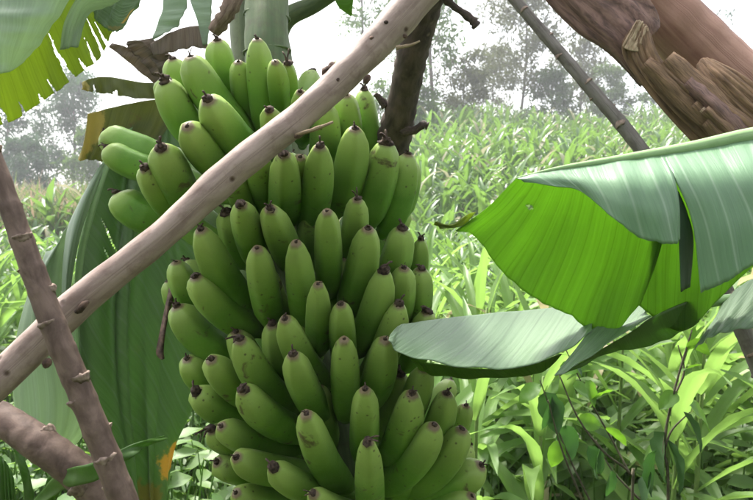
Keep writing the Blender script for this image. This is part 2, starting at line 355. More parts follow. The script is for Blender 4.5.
M['tree_blue'] = mat_foliage('tree_leaf_blue', (0.035, 0.075, 0.045), (0.07, 0.12, 0.075), (0.08, 0.16, 0.06), 0.3, 0.8, 0.6, spec=.1)
M['tree_dry'] = mat_foliage('tree_leaf_sparse', (0.075, 0.085, 0.038), (0.13, 0.135, 0.07), (0.15, 0.18, 0.06), 0.3, 0.8, 0.6, spec=.1)
M['bush'] = mat_foliage('bush_leaf', (0.05, 0.10, 0.03), (0.10, 0.16, 0.05), (0.15, 0.25, 0.05), 0.3, 0.6, 0.6, spec=.2)
M['tree_bark'] = mat_plain('tree_bark', (0.07, 0.055, 0.045), (0.16, 0.13, 0.11), 6, 0.85)

def mat_soil():
    b = NB('field_soil'); pos = b.geo()['Position']
    n = b.noise(1.6, 8, pos, 0.65)
    col = b.ramp(n, [(0.36, (0.03, 0.045, 0.012)), (0.5, (0.055, 0.09, 0.02)), (0.66, (0.09, 0.06, 0.035))])
    p = b.n('ShaderNodeBsdfPrincipled', **{'Base Color': col, 'Roughness': 0.95, 'Specular IOR Level': 0.1})
    b.set(p, 'Normal', b.bump(b.noise(14, 8, pos, 0.7), 0.8, 0.05)); return b.done(p.outputs[0])
M['soil'] = mat_soil()

# ------------------------------------------------------------------ ground
def build_ground():
    ys = np.concatenate([np.linspace(-8, 20, 40), np.linspace(22, 90, 40), np.array([110, 140, 190, 260, 400, 700])])
    xs = np.concatenate([[-700, -300, -150], np.linspace(-80, 80, 90), [150, 300, 700]])
    V = []; F = []
    for y in ys:
        for x in xs: V.append((x, y, ground(x, y)))
    nx = len(xs)
    for i in range(len(ys) - 1):
        for j in range(nx - 1): F.append((i * nx + j, i * nx + j + 1, (i + 1) * nx + j + 1, (i + 1) * nx + j))
    return tag(mesh_obj('ground', V, F, M['soil']), kind='structure')
build_ground()

# ------------------------------------------------------------------ trees behind the field
def leaf_cards(centres, spread, n_each, size, g, droop=0.4, slim=0.32):
    V = []; F = []; k = 0
    for c in centres:
        for _ in range(n_each):
            p = c + g.normal(0, 1, 3) * spread
            d = g.normal(0, 1, 3); d[2] -= droop * 2; d /= np.linalg.norm(d)
            s = np.cross(d, g.normal(0, 1, 3)); s /= np.linalg.norm(s) + 1e-9
            L = size * g.uniform(.6, 1.4); W = L * slim
            V += [p, p + d * L * .5 + s * W * .5, p + d * L, p + d * L * .5 - s * W * .5]
            F.append((k, k + 1, k + 2, k + 3)); k += 4
    return V, F
def tree(name, label, base, height, lean, crown_w, mat, seed, n_limb=14, n_leaf=34, leaf=0.26, first=0.3, r0=0.1, spread=0.45, up=0.7, group='trees beyond the field'):
    g = np.random.default_rng(seed)
    k_ = 1.42; x, y = base; x *= k_; y *= k_; height *= 1.3; crown_w *= 1.35; leaf *= 1.2; r0 *= 1.4; z = ground(x, y)
    root = empty(name, (x, y, z), label, 'tree', group)
    top = np.array([x + lean[0], y + lean[1], z + height]); bot = np.array([x, y, z - .2])
    mid = (top + bot) / 2 + g.normal(0, .03, 3) * height
    path = catmull([bot, mid, top], 24)
    V, F, uv = tube(path, np.linspace(r0, r0 * .18, 24), 8, 0.1, seed=seed)
    V = list(V); F = list(F); cent = []
    for i in range(n_limb):
        t = first + (1 - first) * (i + g.uniform(0, .8)) / n_limb
        s = path[min(23, int(t * 23))]; a = i * 2.4 + g.uniform(-.5, .5)
        L = crown_w * (0.35 + 0.65 * math.sin(min(1, max(0, (t - first) / (1 - first))) ** 0.8 * math.pi * 0.85 + 0.35)) * g.uniform(.55, 1.1)
        e = s + np.array([math.cos(a) * L, math.sin(a) * L, L * up * g.uniform(.4, 1.3)])
        m = (s + e) / 2 + np.array([0, 0, L * .12]) + g.normal(0, .04, 3) * L
        lp = catmull([s, m, e], 9)
        v, f, _ = tube(lp, np.linspace(r0 * .32 * (1 - t * .6), .008, 9), 5, off=len(V)); V += list(v); F += f
        for q in (0.45, 0.62, 0.78, 0.92, 1.0):
            b = lp[int(q * 8)]
            tw = b + np.array([g.normal(0, .22), g.normal(0, .22), g.uniform(-.15, .25)]) * L * .8
            v, f, _ = tube(catmull([b, (b + tw) / 2 + g.normal(0, .03, 3), tw], 5), np.linspace(.014, .005, 5), 4, off=len(V)); V += list(v); F += f
            cent.append(tw); cent.append((b + tw) / 2)
    mesh_obj('trunk', V, F, M['tree_bark'], root)
    cent += [path[-1], path[-3]]
    keep = [c for c in cent if g.uniform() < .85]
    V, F = leaf_cards(keep, spread * height / 13, max(14, int(n_leaf * 1.15)), leaf, g)
    mesh_obj('crown', V, F, mat, root, smooth_sh=False)
    return root
def at_ground(px, y):
    x = (px - 376.5) / FPX * y; return (x, y)
tree('feathery_tree', 'hazy blue-green feathery tree between the torn yellow leaf and the tall grass', at_ground(72, 26), 6.0, (.3, 0), 1.7, M['tree_blue'], 3, 20, 46, .2, .22, .08, .42)
tree('feathery_tree', 'thin hazy tree at the far left edge under the yellowing leaf', at_ground(14, 24), 5.0, (.2, 0), 1.5, M['tree_blue'], 5, 15, 34, .2, .25, .07, .42)
tree('eucalyptus_tree', 'tall sparse tree with open crown behind the dark forked branch', at_ground(436, 22), 9.6, (.5, 0), 2.1, M['tree_leaf'], 8, 26, 24, .24, .34, .085, .40)
tree('eucalyptus_tree', 'sparse grey-green tree seen over the middle of the diagonal pole', at_ground(366, 26), 9.8, (-.4, 0), 2.5, M['tree_leaf'], 12, 24, 20, .26, .42, .09, .42)
tree('eucalyptus_tree', 'low airy brownish tree left of the thin knotty stem', at_ground(516, 27), 6.9, (.3, 0), 2.6, M['tree_dry'], 17, 26, 30, .24, .3, .08, .45)
tree('eucalyptus_tree', 'small bare-twigged tree touching the thin knotty stem from the left', at_ground(575, 30), 4.6, (.3, 0), 2.0, M['tree_dry'], 23, 16, 26, .24, .25, .07, .45)
tree('conifer_tree', 'small dark tree framed between the knotty stem and the dead brown trunk', at_ground(660, 30), 5.6, (.2, 0), 2.1, M['tree_blue'], 29, 18, 34, .22, .2, .07, .42)

for i, (px, d, h, lab, mt) in enumerate([
 (405, 20, 2.6, 'dusty grey-green bush just right of the dark forked branch', 'tree_leaf'), (462, 24, 3.4, 'pale bush at the field edge behind the leaf tip', 'tree_dry'),
 (492, 30, 4.2, 'round-topped brownish bush at the top of the field', 'tree_dry'), (548, 26, 3.2, 'grey bush at the field edge left of the knotty stem', 'bush'),
 (606, 28, 3.0, 'light green bush at the field edge under the knotty stem', 'bush'), (690, 27, 3.0, 'green bush partly behind the dead trunk', 'bush'),
 (28, 21, 2.8, 'hazy low bush at far left behind the tall grass', 'tree_blue'), (100, 22, 3.0, 'hazy bush behind the tall grass beside the olive leaf', 'tree_leaf')]):
    tree('field_bush', lab, at_ground(px, d), h, (.1, 0), 1.25, M[mt], 60 + i, 14, 34, .2, .08, .05, .62, .5, 'bushes along the field edge')

# ------------------------------------------------------------------ maize
def strip_leaf(L, wd, a0, bend, g, ns=11, nw=5, twist=0.5, wave=0.12):
    """maize blade growing from the origin along +x, rising by angle a0 and arching over"""
    s = np.linspace(0, 1, ns); a = a0 - bend * s ** 1.4
    ds = L / (ns - 1); x = np.concatenate([[0], np.cumsum(np.cos(a[:-1]) * ds)]); z = np.concatenate([[0], np.cumsum(np.sin(a[:-1]) * ds)])
    width = wd * np.minimum(1, .45 + s * 3.0) * (1 - s ** 2.6) ** .8 + .0015
    tw = twist * s * g.uniform(-1, 1); sway = g.uniform(-.12, .12) * L * s ** 2
    V = []; k = np.linspace(-1, 1, nw); p1, p2 = g.uniform(0, 6, 2)
    for i in range(ns):
        for q in k:
            o = q * width[i] / 2
            lift = abs(o) * .45 + wave * wd * abs(q) * math.sin(s[i] * 17 + (p1 if q > 0 else p2)) * (.3 + s[i])
            nx, nz = -math.sin(a[i]), math.cos(a[i])
            yy = o * math.cos(tw[i]); lift += o * math.sin(tw[i])
            V.append((x[i] + nx * lift, yy + sway[i], z[i] + nz * lift))
    F = [(i * nw + j, i * nw + j + 1, (i + 1) * nw + j + 1, (i + 1) * nw + j) for i in range(ns - 1) for j in range(nw - 1)]
    return np.array(V), F
def maize_layout(g, h):
    """stalk height and (z, azimuth, tilt-variant, scale) for each leaf"""
    n = int(g.integers(9, 12)); az0 = g.uniform(0, 6.28); out = []
    for i in range(n):
        t = i / (n - 1)
        out.append((h * (.10 + .62 * t), az0 + math.pi * i + g.normal(0, .35), t, g.uniform(.85, 1.15) * (.75 + .4 * math.sin(math.pi * (.2 + .7 * t)))))
    return out
LEAFV = []                       # blade variants from low and drooping to high and upright
for k in range(9):
    g = np.random.default_rng(100 + k); t = k / 8
    V, F = strip_leaf(.70 - .12 * t, .061 - .009 * t, R(38 + 34 * t), R(95 - 45 * t) * g.uniform(.8, 1.25), g)
    me = bpy.data.meshes.new('leaf'); me.from_pydata([tuple(v) for v in V], [], F)
    me.polygons.foreach_set('use_smooth', [True] * len(me.polygons)); me.materials.append(M['maize']); LEAFV.append(me)
V, F, uv = tube(catmull([(0, 0, -.03), (0, 0, .5), (.01, 0, 1.0)], 12), np.linspace(.013, .005, 12), 8)
STALK = bpy.data.meshes.new('stalk'); STALK.from_pydata([tuple(v) for v in V], [], F); STALK.polygons.foreach_set('use_smooth', [True] * len(STALK.polygons)); STALK.materials.append(M['maize_stalk'])

def maize_plant(x, y, h, seed, label, group):
    g = np.random.default_rng(seed)
    root = empty('maize_plant', (x, y, ground(x, y)), label, 'maize', group)
    s = bpy.data.objects.new('stalk', STALK); COL.objects.link(s); s.parent = root; s.scale = (1, 1, h * .78)
    for z, az, t, sc in maize_layout(g, h):
        k = int(np.clip(round(t * 8 + g.normal(0, .8)), 0, 8))
        o = bpy.data.objects.new('leaf', LEAFV[k]); COL.objects.link(o); o.parent = root
        o.location = (0.006 * math.cos(az), 0.006 * math.sin(az), z); o.rotation_euler = (g.normal(0, .12), g.normal(0, .1), az); o.scale = (sc * h / 1.35,) * 3
    return root
def maize_mesh(g, h, ns=7, nw=3):
    V = []; F = []
    v, f, _ = tube(np.array([(0, 0, -.05), (0, 0, h * .4), (0, 0, h * .75)]), [.014, .01, .005], 4, cap=False); V += list(v); F += list(f)
    for z, az, t, sc in maize_layout(g, h):
        v, f = strip_leaf((.75 - .12 * t) * sc * h / 1.35, .078 * sc, R(36 + 36 * t), R(98 - 45 * t) * g.uniform(.75, 1.3), g, ns, nw)
        c, s = math.cos(az), math.sin(az); o = len(V)
        V += [np.array((p[0] * c - p[1] * s, p[0] * s + p[1] * c, p[2] + z)) for p in v]; F += [tuple(i + o for i in q) for q in f]
    return np.array(V), F
def px_of(x, y, z):
    d = Vector((x, y, z)) - CP; dep = d.dot(FWD); return 376.5 + FPX * d.x / dep, 250 - FPX * d.dot(UP) / dep, dep
def hidden(px):                   # wholly behind the fruit
    return 232 < px < 408
near = []; mid = []; far = []
g = np.random.default_rng(55)
y = 2.15
while y < 46:
    step = 0.29 if y < 12 else 0.32 + (y - 12) * 0.02
    rowgap = 0.33 if y < 12 else 0.38 + (y - 12) * 0.035
    hw = 0.64 * y + 0.5; x = -hw + g.uniform(0, step)
    while x < hw:
        xx = x + g.normal(0, .07); yy = y + g.normal(0, .09); x += step
        h = g.uniform(1.15, 1.55) if yy < 4.5 else (g.uniform(.95, 1.4) if yy < 13 else g.uniform(1.3, 2.1))
        if xx < 0.0 and yy < 4.2: continue              # the banana plant's own patch
        px, _, _ = px_of(xx, yy, ground(xx, yy) + h * .6)
        if hidden(px) or not (-60 < px < 815): continue
        if px < 110 and yy > 13.5: continue              # tall grass stands there
        if yy < 5.2: near.append((xx, yy, h))
        elif yy < 11.5: mid.append((xx, yy, h))
        else: far.append((xx, yy, h))
    y += rowgap
NEAR_LABEL = 'young maize plant with broad bright arching leaves in the nearest rows below the big leaves'
MID_LABEL = 'maize plant of the dense green rows halfway up the slope'
for i, (x, y, h) in enumerate(near): maize_plant(x, y, h, 300 + i, NEAR_LABEL, 'nearest maize plants')
MIDM = []
for k in range(8):
    V, F = maize_mesh(np.random.default_rng(700 + k), 1.6, 10, 5)
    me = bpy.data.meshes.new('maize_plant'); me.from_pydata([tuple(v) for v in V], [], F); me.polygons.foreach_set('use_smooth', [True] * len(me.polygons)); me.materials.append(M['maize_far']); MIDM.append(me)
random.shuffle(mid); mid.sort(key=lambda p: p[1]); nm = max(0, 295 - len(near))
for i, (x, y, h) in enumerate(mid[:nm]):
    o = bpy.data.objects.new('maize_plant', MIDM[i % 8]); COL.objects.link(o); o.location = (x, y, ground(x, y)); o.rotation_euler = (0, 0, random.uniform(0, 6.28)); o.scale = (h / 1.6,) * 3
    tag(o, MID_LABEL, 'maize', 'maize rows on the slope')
def bake(name, pts, protos, mat, label, cat):
    Vs = []; Fs = []; off = 0
    for i, (x, y, h) in enumerate(pts):
        V, F = protos[i % len(protos)]; a = random.uniform(0, 6.28); c, s = math.cos(a), math.sin(a); k = h
        W = np.stack([(V[:, 0] * c - V[:, 1] * s) * k + x, (V[:, 0] * s + V[:, 1] * c) * k + y, V[:, 2] * k + ground(x, y)], 1)
        Vs.append(W); Fs += [tuple(j + off for j in f) for f in F]; off += len(V)
    if not Vs: return
    o = mesh_obj(name, np.vstack(Vs), Fs, mat); return tag(o, label, cat, kind='stuff')
PROT = [maize_mesh(np.random.default_rng(800 + k), 1.0, 6, 3) for k in range(8)]
for k in range(8):
    V, F = PROT[k]; V = V.copy(); PROT[k] = (V, F)
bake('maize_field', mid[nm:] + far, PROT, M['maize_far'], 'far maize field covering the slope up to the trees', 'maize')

# tall grass on the left under the far trees
def grass_clump(g, h, n=46, dry=False):
    V = []; F = []
    for i in range(n):
        a = g.uniform(0, 6.28); v, f = strip_leaf(h * g.uniform(.5, 1.0), .035, R(g.uniform(62, 88)), R(g.uniform(10, 85)), g, 6, 3, .3, .05)
        c, s = math.cos(a), math.sin(a); o = len(V); bx, by = g.normal(0, .12, 2)
        V += [np.array((p[0] * c - p[1] * s + bx, p[0] * s + p[1] * c + by, p[2])) for p in v]; F += [tuple(q + o for q in k) for k in f]
    return np.array(V), F
GP = [grass_clump(np.random.default_rng(900 + k), 1.0) for k in range(5)]
pts = []
for i in range(260):
    yy = random.uniform(13.5, 24); px = random.uniform(-50, 128); pts.append(((px - 376.5) / FPX * yy, yy, random.uniform(1.5, 2.4)))
bake('tall_grass', pts, GP, M['grass'], 'tall pale grass with dry stems below the far trees', 'grass')
def weed_clump(g, n=26):
    V = []; F = []
    for i in range(n):
        a = g.uniform(0, 6.28); e = g.uniform(-.5, .5); L = g.uniform(.16, .30); q = g.normal(0, .28, 2); z = g.uniform(.15, 1.0)
        d = np.array([math.cos(a) * math.cos(e), math.sin(a) * math.cos(e), math.sin(e)]); sd_ = np.array([-math.sin(a), math.cos(a), g.uniform(-.4, .4)]); b = np.array([q[0], q[1], z]); o = len(V)
        for f, w_ in ((0, .02), (.3, .24), (.6, .22), (1, .01)):
            c = b + d * L * f + np.array([0, 0, -.35 * L * f * f]); V += [c - sd_ * w_ * L, c + np.array([0, 0, -.04 * L]), c + sd_ * w_ * L]
        F += [(o + r * 3 + c, o + r * 3 + c + 1, o + r * 3 + c + 4, o + r * 3 + c + 3) for r in range(3) for c in range(2)]
        st, sf, _ = tube(np.array([(q[0] * .5, q[1] * .5, 0), (q[0] * .8, q[1] * .8, z * .6), (q[0], q[1], z)]), [.012, .009, .005], 4, cap=False, off=len(V)); V += list(st); F += sf
    return np.array(V), F
WP = [weed_clump(np.random.default_rng(950 + k)) for k in range(6)]
pts = []
for i in range(900):
    yy = random.uniform(2.2, 9); xx = random.uniform(-.66 * yy, .66 * yy)
    if hidden(px_of(xx, yy, .3)[0]): continue
    pts.append((xx, yy, random.uniform(.28, .62)))
bake('undergrowth', pts, WP, M['weed'], 'low green weeds growing between the maize plants', 'weeds')

# ------------------------------------------------------------------ the banana bunch
D_AX = 1.05
YS = [0, 40, 100, 150, 200, 260, 330, 400, 470, 540]
XC = [240, 240, 250, 262, 272, 300, 308, 330, 345, 352]
RR = [70, 90, 135, 158, 152, 140, 140, 150, 145, 120]
def axis_px(y): return float(np.interp(y, YS, XC)), float(np.interp(y, YS, RR))
def axis_pt(y): return P(axis_px(y)[0], y, D_AX)
bunch = empty('banana_bunch', axis_pt(520), 'large hanging bunch of green unripe bananas with dark blossom tips', 'banana bunch')
# tip x, tip y, lower end x, y, width (photo pixels), depth nudge of the tip (m, + is farther)
FRUIT = [
 (104,130,172,156,34,0),(106,145,170,172,32,-.02),(161,145,188,205,42,-.01),(145,166,178,214,32,-.02),(117,191,164,222,36,0),
 (165,78,206,142,37,0),(172,57,200,118,30,.03),(190,54,250,130,38,-.01),(217,38,230,98,31,.04),(208,97,262,158,43,-.01),
 (187,124,230,174,37,-.01),(257,37,266,128,31,0),(275,60,281,112,24,-.01),(287,62,288,112,22,.01),(269,108,274,155,26,-.02),(300,90,302,140,24,.01),(238,60,250,120,26,.05),
 (364,88,374,152,26,.02),(346,93,352,152,30,.02),(326,104,322,168,34,.03),(355,126,336,206,37,0),(320,144,304,224,35,0),
 (284,152,281,220,36,.01),(386,140,362,220,37,0),(408,152,383,226,33,.0),(413,160,398,215,22,.04),(402,226,378,292,34,0),(421,238,416,288,20,.03),
 (241,202,256,258,34,0),(270,206,296,262,35,0),(327,209,328,288,31,-.01),(357,197,345,262,29,.01),(368,226,344,308,36,-.01),
 (201,227,250,302,37,0),(257,246,272,318,34,-.01),(296,240,306,322,33,-.01),(196,274,258,326,38,-.01),(176,260,202,312,29,.02),(168,280,190,318,20,.05),
 (177,304,232,352,37,0),(384,268,350,348,35,-.01),(404,266,394,324,30,0),(421,267,413,322,30,.01),(318,282,315,348,29,-.01),(341,302,345,362,30,-.01),
 (399,302,362,374,33,-.01),(427,310,404,364,30,.0),
 (187,357,222,386,31,.02),(211,357,262,396,35,-.01),(240,337,294,402,36,-.01),(285,316,327,378,33,-.01),(293,352,326,412,35,-.02),
 (196,389,258,416,35,0),(243,387,308,430,37,-.02),(221,424,298,446,32,-.01),(212,428,262,448,30,.02),(236,455,320,470,34,-.02),(217,460,280,472,32,.02),
 (273,465,352,492,33,-.03),(236,491,310,502,32,-.01),(306,411,348,480,37,-.02),(313,492,380,512,32,-.03),
 (344,337,345,410,32,-.02),(385,337,362,402,36,-.01),(365,387,362,452,33,-.02),(412,391,383,456,37,-.01),(434,423,376,482,36,-.02),(368,439,371,506,33,-.04),
 (447,391,420,448,31,.01),(466,404,440,444,23,.04),(462,427,404,486,35,0),(481,463,400,492,37,0),(472,494,400,508,34,0),(424,366,396,424,32,.02),
 (318,385,330,440,30,.10),(272,322,292,385,32,.075),(236,330,268,380,32,.085),(268,268,284,330,30,.09),(300,315,315,360,28,.11),(262,432,300,460,30,.11),(400,372,380,430,30,.10),(330,462,345,510,30,.11),(408,452,385,500,30,.11),
 (226,210,245,260,30,.10),(310,205,312,260,28,.11),(342,255,338,310,28,.11),(232,165,250,215,32,.05),(255,150,265,205,32,.03),(300,155,300,210,30,.05),
]
def banana_mesh(B, K, T, r, seed):
    g = np.random.default_rng(seed)
    t = np.linspace(0, 1, 30) ** .9; t = np.concatenate([t[:-3], [.965, .985, 1.0]])
    t = t[:, None]; path = (1 - t) ** 2 * B + 2 * t * (1 - t) * K + t ** 2 * T
    tt = t[:, 0]
    rad = r * np.interp(tt, [0, .08, .2, .34, .5, .72, .84, .91, .95, .972, .985, 1.0], [.42, .46, .78, .97, 1.0, .96, .865, .75, .62, .49, .38, .26])
    th0 = g.uniform(0, 6.28); n = len(path); seg = 30
    Tn, N, Bn = frames(path); th = np.arange(seg) / seg * 6.2832
    fade = np.interp(tt, [0, .2, .8, 1], [.3, 1, .9, 1.6])
    tm = ((th + th0) % (2 * math.pi / 5)) - math.pi / 5; poly = math.cos(math.pi / 5) / np.cos(tm) * 1.12
    wgt = (.62 * fade * np.interp(tt, [0, .1, .9, 1], [.2, 1, .9, .5]))[:, None]
    prof = (1 - wgt) + wgt * poly[None, :] + .012 * np.sin(th[None, :] * 2 + tt[:, None] * 5 + th0)
    V = path[:, None] + (rad[:, None] * prof)[..., None] * (np.cos(th)[None, :, None] * N[:, None] + np.sin(th)[None, :, None] * Bn[:, None])
    F = [(i * seg + j, i * seg + (j + 1) % seg, (i + 1) * seg + (j + 1) % seg, (i + 1) * seg + j) for i in range(n - 1) for j in range(seg)]
    F += [tuple(range(seg))[::-1], tuple((n - 1) * seg + j for j in range(seg))]
    uv = np.stack([np.tile(np.arange(seg) / seg, n), np.repeat(tt, seg)], 1)
    return V.reshape(-1, 3), F, uv, Tn[-1]
# dried blossom remnants: a shrivelled stub with curled filaments (four variants, shared)
TIPM = []
for k in range(6):
    g = np.random.default_rng(40 + k); V = []; F = []
    L = g.uniform(.004, .008)
    v, f, _ = tube(catmull([(0, 0, -.002), (0, 0, L * .5), (g.normal(0, .001), g.normal(0, .001), L)], 7), np.array([.0062, .0066, .006, .0065, .0052, .0045, .0028]) * g.uniform(.85, 1.1), 8, .5, seed=k); V += list(v); F += f
    for q in range(int(g.integers(1, 4))):
        a = g.uniform(0, 6.28); l = g.uniform(.005, .014) if k != 5 else .02; c, s = math.cos(a), math.sin(a)
        pts = [(0, 0, L * .5), (c * l * .35, s * l * .35, L + l * .3), (c * l * g.uniform(.5, 1.1), s * l * g.uniform(.5, 1.1), L + l * g.uniform(.1, .8))]
        v, f, _ = tube(catmull(pts, 6), [.0024, .0018, .0015, .0014, .0018, .0011], 5, .3, off=len(V), seed=q); V += list(v); F += f
    me = bpy.data.meshes.new('blossom_tip'); me.from_pydata([tuple(p) for p in V], [], F); me.polygons.foreach_set('use_smooth', [True] * len(me.polygons)); me.materials.append(M['tip']); TIPM.append(me)
def add_banana(B, T, r, seed, tip=True):
    B = np.array(B); T = np.array(T)
    K = np.array([B[0] * .24 + T[0] * .76, B[1] * .50 + T[1] * .50, B[2] * .70 + T[2] * .30])
    V, F, uv, tdir = banana_mesh(B, K, T, r, seed)
    o = mesh_obj('banana', V, F, M['banana'], bunch, uvs=uv)
    if tip:
        q = Vector(tdir).to_track_quat('Z', 'Y') @ Quaternion((0, 0, 1), random.uniform(0, 6.28))
        c = bpy.data.objects.new('blossom_tip', TIPM[seed % 6]); COL.objects.link(c); c.parent = o; c.matrix_parent_inverse = parent_inv(o)
        c.location = Vector(T) - Vector(tdir) * .001; c.rotation_euler = q.to_euler(); s = random.choice((.5, .7, .85, 1.0, 1.2)) * random.uniform(.85, 1.1) * (r / .026); c.scale = (s, s, s)
    return o
for i, (tx, ty, bx, by, wd, nud) in enumerate(FRUIT):
    xc, rp = axis_px(ty); Rm = rp / FPX * D_AX
    dx = max(-.985, min(.985, (tx - xc) / rp)); dep = D_AX - Rm * math.sqrt(1 - dx * dx) * 1.0 + nud
    r = wd / 2 / FPX * dep * 1.025
    T = P(tx, ty + wd * .06, dep)
    xcb, rpb = axis_px(by); Rb = rpb / FPX * D_AX
    # the lower end runs on inwards to the stalk, hidden by the fruits below
    ex = bx + (bx - tx) * .12; ey = by + (by - ty) * .12
    db = max(-.95, min(.95, (ex - xcb) / rpb))
    depb = D_AX - Rb * math.sqrt(1 - db * db) * .16 + nud * .5
    add_banana(P(ex, ey, depb), T, r, 1000 + i)
# fruits on the far side of the same hands
k = 0
for yl in (70, 135, 200, 262, 325, 390, 455):
    xc, rp = axis_px(yl); Rm = rp / FPX * D_AX * .92; c = P(xc, yl, D_AX); cb = P(axis_px(yl + 60)[0], yl + 66, D_AX)
    nb = 8
    for j in range(nb):
        a = R(12 + 156 * (j + .5 * (k % 2)) / (nb - .5)) + random.gauss(0, .04)
        T = Vector((c.x + math.cos(a) * Rm, c.y + math.sin(a) * Rm, c.z + random.gauss(0, .012))); B = Vector((cb.x + math.cos(a) * .05, cb.y + math.sin(a) * .05, cb.z))
        add_banana(B, T, .0255 + random.gauss(0, .0012), 2000 + k * 20 + j)
    k += 1
# lowest hand, mostly below the picture
for j in range(15):
    a = R(j * 24 + 5); c = P(352, 545, D_AX); cb = P(352, 590, D_AX)
    add_banana((cb.x + math.cos(a) * .03, cb.y + math.sin(a) * .03, cb.z), (c.x + math.cos(a) * .185, c.y + math.sin(a) * .185, c.z), .025, 3000 + j)
loft('dried_bract', [[(170,285,1.02),(165,310,1.02),(160,335,1.01),(157,352,1.01),(160,358,1.01)],[(174,283,1.01),(168,310,1.005),(164,332,1.0),(161,350,1.0),(162,360,1.0)],[(176,288,1.02),(169,314,1.015),(165,334,1.01),(164,350,1.01),(163,356,1.01)]], M['knot'], bunch, 8, 24, thick=.0012, wav=.002, seed=33)
tube_obj('fruit_stalk', [P(300, -170, 1.50), P(284, -120, 1.36), P(271, -60, 1.22), P(267, 0, 1.14), P(267, 60, 1.09), P(270, 140, 1.06), axis_pt(220), axis_pt(330), axis_pt(430), axis_pt(520), P(352, 640, D_AX)],
         [.046, .045, .042, .0395, .038, .036, .034, .031, .028, .024, .014], M['stalk'], bunch, 70, 18, .03, seed=4)
for yy in (52, 17, -25):         # old bract rings on the stalk
    c = P(267, yy, 1.09 + (60 - yy) * .0009); ring = [c + Vector((math.cos(a) * .0405, math.sin(a) * .0405, .004 * math.sin(a + yy))) for a in np.linspace(0, 6.2832, 30)]
    V, F, uv = tube([tuple(p) for p in ring], .0022, 6, .3, seed=yy + 99); mesh_obj('bract_ring', V, F, M['stalk'], bunch, uvs=uv)

# ------------------------------------------------------------------ the banana plant carrying the bunch
plant = empty('banana_plant', (P(330, 500, 1.62).x, P(330, 500, 1.62).y, 0), 'banana plant behind the bunch with torn green, yellowing and dry leaves at upper left', 'banana plant')
pb = P(330, 500, 1.62); pb.z = -.05
tube_obj('pseudostem', [pb, P(318, 400, 1.60), P(290, 220, 1.58), P(262, 60, 1.56), P(262, -60, 1.55), P(280, -190, 1.55)], [.105, .095, .085, .074, .066, .052], M['pseudo'], plant, 50, 22, .03, seed=9)
tube_obj('petiole', [P(268, 70, 1.50), P(284, 22, 1.46), P(318, 2, 1.42), P(380, -40, 1.36)], [.030, .023, .019, .016], M['stalk'], plant, 24, 12)
tube_obj('petiole', [P(246, 60, 1.40), P(214, 32, 1.30), P(232, 4, 1.28), P(262, -60, 1.36)][1:], [.015, .017, .015], M['petiole_dry'], plant, 24, 10, .15, seed=2)
def leaf(parent, label): 
    o = bpy.data.objects.new('leaf', None); COL.objects.link(o); o.parent = parent; o.matrix_parent_inverse = parent_inv(parent); o.location = parent.location; o['label'] = label; o.empty_display_size = .05
    return o
# hanging leaf at the left
lf = leaf(plant, 'large dark green leaf hanging behind the bunch with a pale folded half')
loft('blade', [
 [(112,152,1.34),(92,200,1.32),(80,250,1.30),(76,300,1.28),(78,380,1.27),(88,440,1.27),(112,520,1.28)],
 [(128,140,1.40),(120,200,1.38),(112,260,1.36),(108,320,1.34),(110,390,1.33),(118,450,1.33),(130,530,1.33)],
 [(138,134,1.40),(133,200,1.375),(128,260,1.36),(124,325,1.345),(126,395,1.34),(132,455,1.34),(140,530,1.35)],
 [(150,130,1.44),(148,200,1.43),(145,260,1.42),(142,330,1.40),(142,400,1.39),(145,460,1.38),(148,530,1.38)],
 [(165,125,1.43),(166,200,1.42),(167,260,1.42),(165,335,1.41),(160,405,1.40),(156,458,1.39),(154,525,1.39)],
 [(180,120,1.46),(185,200,1.46),(190,260,1.46),(188,340,1.45),(180,410,1.43),(168,455,1.42),(160,520,1.41)],
 [(215,120,1.47),(225,200,1.48),(228,260,1.48),(222,340,1.47),(200,400,1.46),(178,440,1.44),(168,500,1.43)]],
 M['leaf_dark'], lf, 300, 150, slits=((.06,.22,.31,.010,1.5),(.10,.30,.36,.007,1.6),(.22,.17,.21,.008,1.7)), tears=((.55,.90,.03),(.3,.93,.03)), wav=.011, ragged=.04, seed=3)
loft('blade_fold', [
 [(110,158,1.33),(96,190,1.29),(80,235,1.26),(70,290,1.25),(74,330,1.25)],
 [(104,162,1.31),(84,200,1.26),(72,240,1.23),(66,290,1.22),(70,330,1.22)],
 [(98,168,1.30),(78,205,1.28),(66,235,1.27),(62,285,1.26),(68,330,1.25)]], M['leaf_fold'], lf, 20, 40, wav=.002, seed=5)
loft('blade_fold', [
 [(80,208,1.33),(72,250,1.33),(72,300,1.33),(84,350,1.32),(92,395,1.31),(84,430,1.30),(64,452,1.30)],
 [(66,228,1.29),(58,262,1.28),(56,310,1.27),(62,350,1.26),(68,395,1.26),(64,430,1.26),(54,455,1.26)],
 [(58,245,1.27),(42,275,1.25),(34,315,1.24),(34,355,1.24),(38,400,1.24),(38,430,1.24),(36,452,1.24)],
 [(46,252,1.30),(30,290,1.29),(18,330,1.28),(12,370,1.28),(14,410,1.28),(20,440,1.28),(28,452,1.27)]], M['leaf_fold'], lf, 40, 44, wav=.004, seed=8)
tube_obj('midrib', [P(150, 112, 1.42), P(118, 140, 1.35), P(96, 195, 1.30), P(80, 262, 1.285), P(78, 330, 1.28), P(80, 400, 1.28), P(98, 470, 1.28), P(124, 540, 1.29)], [.010, .009, .008, .0065, .005, .004, .003], M['midrib'], lf, 40, 8)
